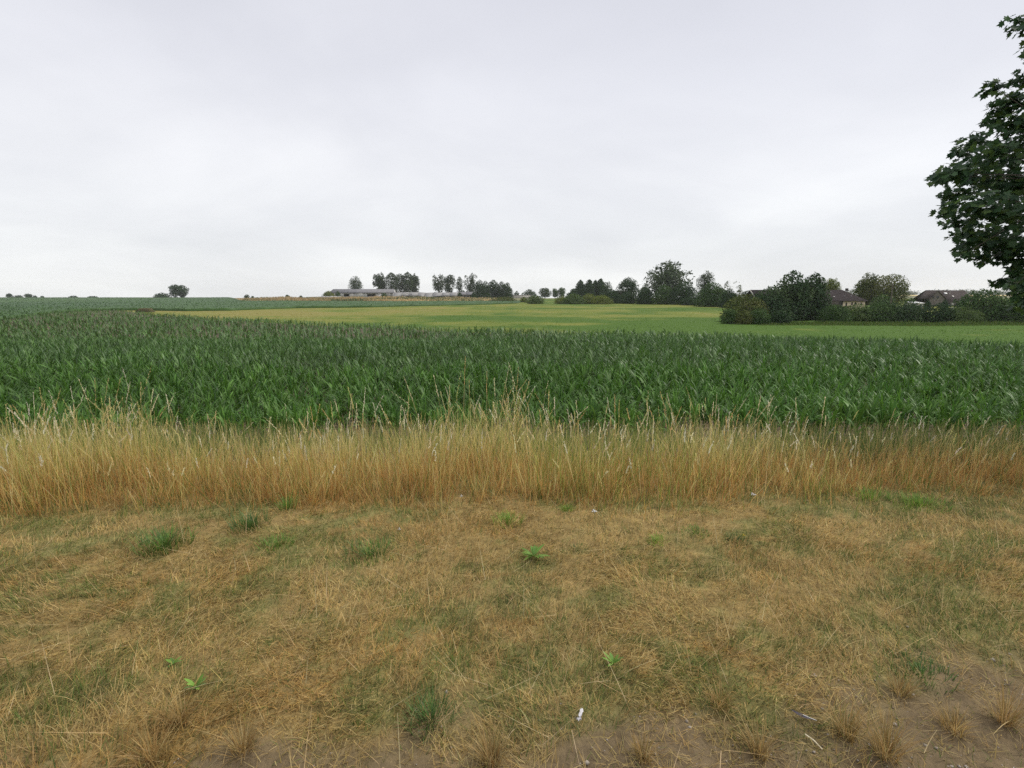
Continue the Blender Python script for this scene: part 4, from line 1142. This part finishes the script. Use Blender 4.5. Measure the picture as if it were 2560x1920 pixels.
# pale outbuilding and white wall in the gardens
x0, x1 = P(2285, 760, 140)[0], P(2309, 760, 140)[0]
g = float(T(x0, 140)) - .2; zt = P(2297, 754, 140)[1]; zw = P(2297, 757.5, 140)[1]
ob = empty('outbuilding', ((x0 + x1) / 2, 141.5, g), 'pale low outbuilding seen through the hedge gap', 'outbuilding')
box('wall', x0 + .1, x1 - .1, 140, 143, g, zw, M_PALE, ob)
slab('roof', (x0 - .1, 139.7, zw + .0), (x1 + .1, 139.7, zw), (x1 + .1, 143.3, zt), (x0 - .1, 143.3, zt), .12, M_WHITE, ob)
x_ = P(2303, 760, 140)[0]
box('door', x_ - .35, x_ + .35, 139.9, 139.98, g, zw - .25, M_ETERNIT, ob)
x0, x1 = P(2379, 769, 128)[0], P(2400, 769, 128)[0]
g = float(T(x0, 128)) - .1
gw = empty('garden_wall', ((x0 + x1) / 2, 128, g), 'short white garden wall below the brown roofed house', 'wall')
box('wall', x0, x1, 128, 128.25, g, P(2390, 769.6, 128)[1], M_PALE, gw)
box('coping', x0 - .08, x1 + .08, 127.93, 128.32, P(2390, 769.6, 128)[1], P(2390, 768.6, 128)[1], M_WHITE, gw)
# leaning pole by the limes
a, b = P(2227, 762, 140), P(2232, 708, 140)
v, f = tube([(a[0], 140, float(T(a[0], 140)) - .1), ((a[0] + b[0]) / 2, 140, (a[1] + b[1]) / 2), (b[0], 140, b[1])], [.17, .15, .12], 7)
tag(obj('wooden_pole', v, f, M_BARK), 'weathered wooden pole leaning before the open crowned lime', 'pole')
# brown heap at the tongue of the meadow
hy = float(EDGE(UT) + 6)
hy, _u = hit(362, 781, 0.0)
x0, x1 = P(344, 778, hy)[0], P(383, 778, hy)[0]
g = float(T((x0 + x1) / 2, hy))
nx = 14
V, F = [], []
for i in range(nx + 1):
    t = i / nx
    top = .95 * (min(1, 6 * t, 7 * (1 - t))) ** .7 + .08 * math.sin(i * 2.3)
    for yy, zz in ((-.9, -.1), (-.75, top * .8), (-.3, top), (.5, top * .95), (1.2, -.1)):
        V.append((x0 + (x1 - x0) * t, hy + yy, g + zz))
for i in range(nx):
    for j in range(4):
        F.append((i * 5 + j, (i + 1) * 5 + j, (i + 1) * 5 + j + 1, i * 5 + j + 1))
tag(obj('brown_heap', V, F, noise_mat('rotted_straw', (.045, .036, .014), (.10, .085, .035), 2, .95, .4), None, None, True), 'low dark brown heap lying at the tip of the meadow tongue', 'heap')

# ------------------------------------------------------------------ the maple on the right
half = [(0, 0), (.42, -.05), (.34, .17), (.68, .36), (.40, .44), (.46, .64), (.20, .60), (0, 1.02)]
out2 = half + [(-x, y) for x, y in half[-2:0:-1]]
LV = np.array([(0, .34, 0)] + [(x, y, -.16 * abs(x) - .10 * (y - .3) ** 2 * 2) for x, y in out2]); LV[:, 1] -= 0
LF = np.array([(0, i + 1, (i + 1) % len(out2) + 1) for i in range(len(out2))])
mp = np.array([(.040, .088, .034), (.052, .108, .036), (.032, .072, .032), (.085, .145, .034), (.060, .116, .046)])
mt = empty('maple_tree', (9.6, 7.6, float(T(9.6, 7.6))), 'large dark leaved maple reaching in from the right edge', 'tree')
mloc = np.array(mt.location)
tz = [(0, 0, -.2), (.03, .05, 1.2), (-.05, 0, 2.6), (.05, .1, 4.6), (0, 0, 6.8), (-.1, .1, 8.6)]
v, f = tube(np.array(tz) + mloc, [.30, .24, .21, .16, .10, .04], 10)
obj('trunk', v, f, M_BARK, mt, None, True)
sprays = []
def sp(xd, yd, rd, Y=None):
    Y = 7.0 + rng.uniform(-.7, .7) if Y is None else Y
    X, Z = P(xd * S, yd * S, Y)
    sprays.append((np.array([X, Y, Z]), rd * S / FPX * Y, 1))
for a in [(2205, 45, 28), (2232, 110, 26), (2232, 60, 36), (2195, 215, 42), (2150, 190, 26), (2165, 235, 34), (2225, 165, 34), (2228, 265, 55), (2188, 268, 36), (2150, 260, 22),
          (2105, 305, 38), (2150, 330, 50), (2200, 325, 60), (2080, 330, 24), (2060, 375, 40), (2100, 375, 55), (2160, 390, 62), (2215, 400, 62), (2030, 385, 22), (2040, 378, 26),
          (2065, 425, 36), (2110, 440, 55), (2170, 455, 62), (2225, 470, 60), (2050, 460, 26), (2078, 475, 34), (2080, 505, 26), (2120, 510, 48), (2175, 520, 55), (2228, 530, 52),
          (2088, 535, 24), (2122, 555, 24), (2085, 548, 18), (2165, 552, 32), (2205, 560, 36), (2200, 595, 22), (2225, 590, 34), (2118, 566, 14), (2240, 640, 40), (2190, 620, 16), (2232, 615, 42), (2205, 632, 22)]:
    sp(*a)
for a in [(2215, 610, 40, 7.6), (2170, 606, 14, 7.2), (2150, 612, 10, 7.2), (2222, 655, 34, 8.2), (2190, 585, 10, 7.4)]:
    sp(*a)
for _ in range(330):
    d = rng.normal(0, 1, 3); d /= np.linalg.norm(d)
    q = rng.uniform(.55, .95)
    p = mloc + np.array([0, 0, 5.4]) + d * q * np.array([3.4, 3.6, 3.9])
    xl = 6.75 * p[1] / 7.0                # keep clear of the outline set above
    if p[2] < 2.0 or p[0] < xl + .12 or p[1] < 4.4: continue
    sprays.append((p, min(rng.uniform(.35, .6), p[0] - xl), 0))
leafV = []
bt, limbp = [], []
for k in range(22):
    g = k * 2.4 + rng.uniform(-.3, .3); h0 = 2.1 + 5.4 * k / 22
    ln_ = (2.9 - 1.5 * k / 22) * rng.uniform(.85, 1.1)
    pt = [mloc + np.array([0, 0, h0])]
    for j in range(5):
        g += rng.normal(0, .16)
        pt.append(pt[-1] + np.array([math.cos(g), math.sin(g), rng.uniform(.05, .5) * (1.2 - .25 * j)]) * ln_ / 5)
    spc = np.array([q[0] for q in sprays])
    keep_ = 1
    while keep_ < 6 and (keep_ < 3 or np.sqrt(((spc - pt[keep_]) ** 2).sum(1)).min() < .45): keep_ += 1
    if pt[keep_ - 1][2] < mloc[2] + 2.2 or pt[2][0] < 6.9: continue
    pt = pt[:keep_]
    limbp += pt[1:]
    bt.append(tube(pt, [.075, .06, .045, .032, .02, .009][:keep_ - 1] + [.009], 6))
limbp = np.array(limbp)
for c, rd, vis in sprays:
    n = int(np.clip(1250 * rd * rd * 1.25 * (1.1 if vis else .22), 8, 300 if vis else 62))
    d = rng.normal(0, 1, (n, 3)); d /= np.linalg.norm(d, axis=1)[:, None]
    pos = c + d * (rng.uniform(0, 1, n) ** .6)[:, None] * np.array([rd, rd, rd * .62]) * 1.0
    out = pos - (mloc + np.array([0, 0, 4.5])); out[:, 2] *= .3
    ang = np.arctan2(out[:, 1], out[:, 0]) + rng.normal(0, .8, n)
    droop = rng.uniform(.15, 1.25, n); roll = rng.normal(0, .5, n)
    ax = np.stack([np.cos(ang) * np.cos(droop), np.sin(ang) * np.cos(droop), -np.sin(droop)], 1)          # leaf y axis: outward and down
    sx_ = np.stack([-np.sin(ang), np.cos(ang), np.zeros(n)], 1)
    nz_ = np.cross(sx_, ax) * -1
    sx2 = sx_ * np.cos(roll)[:, None] + nz_ * np.sin(roll)[:, None]
    nz2 = np.cross(sx2, ax)
    s = rng.uniform(.056, .098, n) * (1 if vis else 1.5)
    for i in range(n):
        M = np.stack([sx2[i], ax[i], nz2[i]], 1) * s[i]
        leafV.append((pos[i], M, mp[rng.integers(0, 5)] * rng.uniform(.75, 1.2) * (1.35 if (vis and rng.uniform() < .12) else 1), vis))
    q = limbp[np.argmin(((limbp - c) ** 2).sum(1))]
    md = (q + c) / 2 + rng.normal(0, .06, 3) + np.array([0, 0, .10])
    bt.append(tube([q, md, c], [.011, .007, .003], 4))
v, f = join(bt)
obj('boughs', v, f, M_BARK, mt, None, True)
def outer(l):                      # the most visible leaves: towards the crown's left outline, in the frame
    p = l[0]
    x = p[0] / p[1] / TANH
    return x + .06 * abs(p[1] - 7) if (l[3] and x < .97) else 9 + rng.uniform()
order = sorted(range(len(leafV)), key=lambda i: outer(leafV[i]))
shared = [mesh('leaf', LV, LF, M_MAPLE, np.tile(mp[k] * 1.0, (len(LV), 1))) for k in range(5)]
from mathutils import Matrix
for i in order[:300]:
    p, Mx, cc, _ = leafV[i]
    o = link(bpy.data.objects.new('leaf', shared[i % 5]), mt)
    m4 = np.eye(4); m4[:3, :3] = Mx; m4[:3, 3] = p - mloc
    o.matrix_basis = Matrix(m4.tolist())
rest_ = order[300:]
V = np.concatenate([LV @ leafV[i][1].T + leafV[i][0] for i in rest_])
F = (LF[None] + len(LV) * np.arange(len(rest_))[:, None, None]).reshape(-1, 3)
colm = np.repeat(np.array([leafV[i][2] for i in rest_]), len(LV), 0)
obj('crown', V, F, M_MAPLE, mt, colm, kind='stuff')

# ------------------------------------------------------------------ small plants and litter on the verge
def vat(xd, yd):
    """point of the verge seen at display position"""
    for Y in np.arange(1.2, 6, .01):
        X, Z = P(xd * S, yd * S, Y)
        if Z >= T(X, Y): break
    return None
def ground_at(xd, yd):
    best = None
    for Y in np.arange(6, 1.1, -.01):
        X, Z = P(xd * S, yd * S, Y)
        d = abs(Z - float(T(X, Y)))
        if best is None or d < best[0]: best = (d, X, Y)
    return best[1], best[2], float(T(best[1], best[2]))
def tuft(name, label, xd, yd, rad, h, n, pal, cat='grass tuft', group=None, width=(.003, .006), lean=.7, tipc=1.1, mat=None):
    x, y, z = ground_at(xd, yd)
    a = rng.uniform(0, 6.3, n); q = rad * .78 * np.minimum(np.abs(rng.normal(0, 1, n)), 1.15); h = h * (.9 if name == 'straw_tussock' else .72)
    if name == 'straw_tussock': q = q * .5
    base = np.stack([x + np.cos(a) * q, y + np.sin(a) * q, np.full(n, z - .005)], 1)
    base[:, 2] = T(base[:, 0], base[:, 1]) - .005
    col = pick(pal, n)
    V, F, c = blades(base, rng.uniform(.55, 1.1, n) * h, rng.uniform(*width, n), a + rng.normal(0, .6, n), np.abs(rng.normal(0, .35, n)) * lean + .12, rng.uniform(.1, .95, n), 4, col * .85, col * tipc)
    o = bpy.data.objects.new(name, mesh(name, V - np.array([x, y, z]), F, mat or M_WEED, c))
    o.location = (x, y, z)
    link(o)
    return tag(o, label, cat, group)
FRESH = [(.15, .28, .045), (.19, .33, .055), (.12, .23, .045)]
BRIGHT = [(.26, .40, .06), (.21, .35, .055), (.32, .43, .08)]
DKG = [(.10, .175, .045), (.13, .21, .05), (.085, .15, .045)]
gp = 'green tufts on the dry verge'
for a in [('dense dark green tuft at the left foot of the tall grass', 355, 1178, .17, .14, 420, FRESH + DKG), ('dark thistly tuft at the foot of the tall grass left of centre', 542, 1138, .12, .17, 200, DKG),
          ('narrow green tuft standing against the tall grass stalks', 622, 1098, .06, .17, 90, FRESH), ('yellow green tuft below the dark thistly tuft', 598, 1182, .10, .10, 170, FRESH),
          ('spreading green tuft left of centre on the straw', 800, 1200, .15, .11, 300, FRESH + DKG), ('bright little tuft in the straw at the tall grass edge', 1224, 1103, .05, .07, 130, BRIGHT),
          ('bright green tuft right of the middle of the verge', 1422, 1172, .07, .07, 150, BRIGHT), ('flat green tuft beside the bright right tuft', 1502, 1152, .09, .06, 140, FRESH),
          ('wide pale green tuft near the right foot of the tall grass', 1985, 1092, .20, .12, 320, BRIGHT + FRESH), ('green tuft left of the wide pale one on the right', 1880, 1075, .14, .12, 200, BRIGHT + FRESH),
          ('dull green tuft behind the leafy rosette', 1250, 1190, .06, .06, 80, DKG), ('thin green tuft by the yellow flower', 1590, 1170, .09, .07, 130, DKG),
          ('pale green tuft with upright blades near the tall grass', 1095, 1128, .11, .10, 160, BRIGHT + FRESH), ('dark green tuft at the front beside the bare soil', 930, 1560, .09, .10, 220, DKG),
          ('olive tuft in the dry grass at the lower right', 1990, 1460, .12, .07, 260, DKG)]:
    tuft('green_tuft', a[0], *a[1:], group=gp)
gs = 'straw tussocks on the bare edge'
TUS = [(.46, .31, .12), (.40, .26, .095), (.54, .40, .19), (.34, .26, .10)]
for a in [('small straw tussock at the lower left edge of the soil', 525, 1625, .06, .13, 150), ('straw tussock at the bottom left of the middle', 1060, 1650, .055, .15, 140),
          ('olive straw tussock on the soil near the paper', 1390, 1640, .05, .09, 110), ('straw tussock left of the pale lying straw', 1640, 1625, .06, .13, 120),
          ('large straw tussock right of the pale lying straw', 1915, 1630, .07, .17, 170), ('straw tussock behind the feather on the soil', 1830, 1590, .06, .14, 130),
          ('greenish tussock on the soil at the right', 2060, 1580, .06, .11, 140), ('bent straw tussock near the right frame edge', 2170, 1560, .06, .19, 130),
          ('rusty tussock at the border of grass and soil', 1555, 1530, .05, .11, 140), ('straw tussock at the lower right beside the olive tuft', 1945, 1500, .06, .12, 120),
          ('dry tussock at the very bottom left', 330, 1640, .07, .14, 120), ('tall thin tussock above the bottom left corner', 390, 1560, .06, .17, 90)]:
    tuft('straw_tussock', a[0], *a[1:], TUS, 'grass tussock', gs, (.0018, .0034), .9, 1.1, M_GRASS)
# broad leaved rosettes: every leaf a part
def rosette(label, xd, yd, n, Ln, w, pal, up=.75, group=None):
    x, y, z = ground_at(xd, yd)
    e = empty('leaf_rosette', (x, y, z + .012), label, 'weed', group)
    for k in range(n):
        a = 2 * math.pi * k / n + rng.uniform(-.3, .3)
        cc = pick(pal, 1)
        V, F, c = blades(np.array([(0, 0, 0.)]), np.array([Ln * rng.uniform(.7, 1.1)]), np.array([w * rng.uniform(.8, 1.2)]), np.array([a]), np.array([rng.uniform(up - .3, up + .25)]), np.array([rng.uniform(.2, .8)]), 6, cc * .9, cc * 1.1,
                         prof=lambda t: np.clip(np.array([.25, .55, .85, 1.0, .95, .65, .08]), 0, 1))
        o = link(bpy.data.objects.new('leaf', mesh('leaf', V, F, M_WEED, c, True)), e)
    return e
rg = 'leafy rosettes in the verge'
rosette('large leafy rosette in the straw right of the middle', 1152, 1205, 17, .10, .017, FRESH, .95, rg)
rosette('small bright rosette on the dry grass lower right of centre', 1325, 1440, 8, .06, .014, FRESH, .8, rg)
rosette('small rosette in the dry grass at the lower left', 425, 1490, 9, .055, .018, FRESH + DKG, .8, rg)
rosette('tiny rosette left in the dark lower grass', 375, 1440, 7, .045, .014, FRESH, .8, rg)
# flowers
def flower(label, xd, yd, h, r, mat, kind='yarrow', stalk=(.16, .2, .07)):
    x, y, z = ground_at(xd, yd + 8)
    e = empty('white_flower' if mat is M_PETAL else 'yellow_flower', (x, y, z), label, 'flower', 'white flowers on the verge' if mat is M_PETAL else None)
    v, f = tube([(x, y, z), (x + .01, y, z + h * .5), (x + .004, y, z + h)], [.0016, .0014, .0012], 5)
    obj('stem', v, f, M_WEED, e, np.tile(stalk, (len(v), 1)))
    for k in range(7):
        a = k * 2.4; q = r * math.sqrt(k / 7)
        c = np.array([x + .004 + math.cos(a) * q, y + math.sin(a) * q, z + h + .004 * math.cos(k)])
        V = (oct_ * np.array([1, 1, .45]) * r * .42 + c)
        obj('floret', V, of, mat, e)
flower('white yarrow head in the straw right of the middle', 1282, 1116, .07, .017, M_PETAL)
flower('white yarrow head before the tall grass at the right', 1625, 1076, .06, .018, M_PETAL)
flower('white yarrow at the foot of the tall grass in the middle', 996, 1088, .09, .011, M_PETAL)
flower('low white yarrow in the straw left of the middle', 862, 1150, .05, .010, M_PETAL)
flower('single yellow flower in the grass right of the middle', 1604, 1164, .05, .008, M_YPETAL)
# crumpled tissue, feather, pale straw
x, y, z = ground_at(1252, 1556)
pa = empty('paper_scrap', (x, y, z), 'crumpled white paper scrap lying at the grass edge', 'litter')
def crumple(name, x0, y0, lx, ly, rot, nx=7, ny=4, amp=.006, z0=.022):
    V = []
    for i in range(nx):
        for j in range(ny):
            a, b = (i / (nx - 1) - .5) * lx, (j / (ny - 1) - .5) * ly * (1 - .3 * abs(math.sin(i * 1.3)))
            V.append((x0 + a * math.cos(rot) - b * math.sin(rot), y0 + a * math.sin(rot) + b * math.cos(rot), z + z0 + amp * math.sin(i * 2.1 + j) + amp * rng.uniform(-.6, .6)))
    F = [(i * ny + j, (i + 1) * ny + j, (i + 1) * ny + j + 1, i * ny + j + 1) for i in range(nx - 1) for j in range(ny - 1)]
    return obj(name, V, F, M_PAPER, pa)
crumple('paper', x + .005, y + .010, .040, .014, R(68))
crumple('torn_corner', x - .006, y - .017, .018, .013, R(20))
x, y, z = ground_at(1735, 1553)
fe = empty('feather', (x, y, z), 'dark feather with a white quill lying on the soil', 'feather')
t = np.linspace(0, 1, 9)
cx = x - .03 + .065 * t; cy = y + .03 - .055 * t - .012 * np.sin(t * 3.1); czz = z + .014 + .006 * np.sin(t * 3)
wv = .008 * np.sin(np.pi * np.clip(t * 1.25, 0, 1)) + .0006
V = np.stack([np.stack([cx - wv, cy - wv * .9, czz + .001], 1), np.stack([cx + wv * .35, cy + wv * .3, czz + .002], 1)], 1).reshape(-1, 3)
obj('vane', V, [(2 * i, 2 * i + 1, 2 * i + 3, 2 * i + 2) for i in range(8)], M_FEATHER, fe)
v, f = tube(np.stack([cx, cy, czz + .003], 1)[3:], [.0013] * 5 + [.0008], 5)
obj('quill', v, f, M_PETAL, fe)
a, b = ground_at(1738, 1594), ground_at(1776, 1625)
v, f = tube([(a[0], a[1], a[2] + .016), ((a[0] + b[0]) / 2, (a[1] + b[1]) / 2, a[2] + .019), (b[0], b[1], b[2] + .014)], [.0021, .0021, .0018], 6)
tag(obj('lying_straw', v, f, M_BONE, None, None, True), 'thick pale straw lying on the bare soil below the feather', 'straw')

# ------------------------------------------------------------------ haze
m, t = mat_new('haze_air')
pv = N(t, 'ShaderNodeVolumePrincipled')
pv.inputs['Color'].default_value = (.95, .975, 1.0, 1)
pv.inputs['Density'].default_value = .00014
o = N(t, 'ShaderNodeOutputMaterial')
t.links.new(pv.outputs[0], o.inputs['Volume'])
V = np.array([(-2500, -120, -7), (2500, -120, -7), (2500, 1720, -7), (-2500, 1720, -7), (-2500, -120, 40), (2500, -120, 40), (2500, 1720, 40), (-2500, 1720, 40)], float)
tag(obj('haze', V, BF, m), 'thin grey summer haze over the fields', 'haze', kind='stuff')
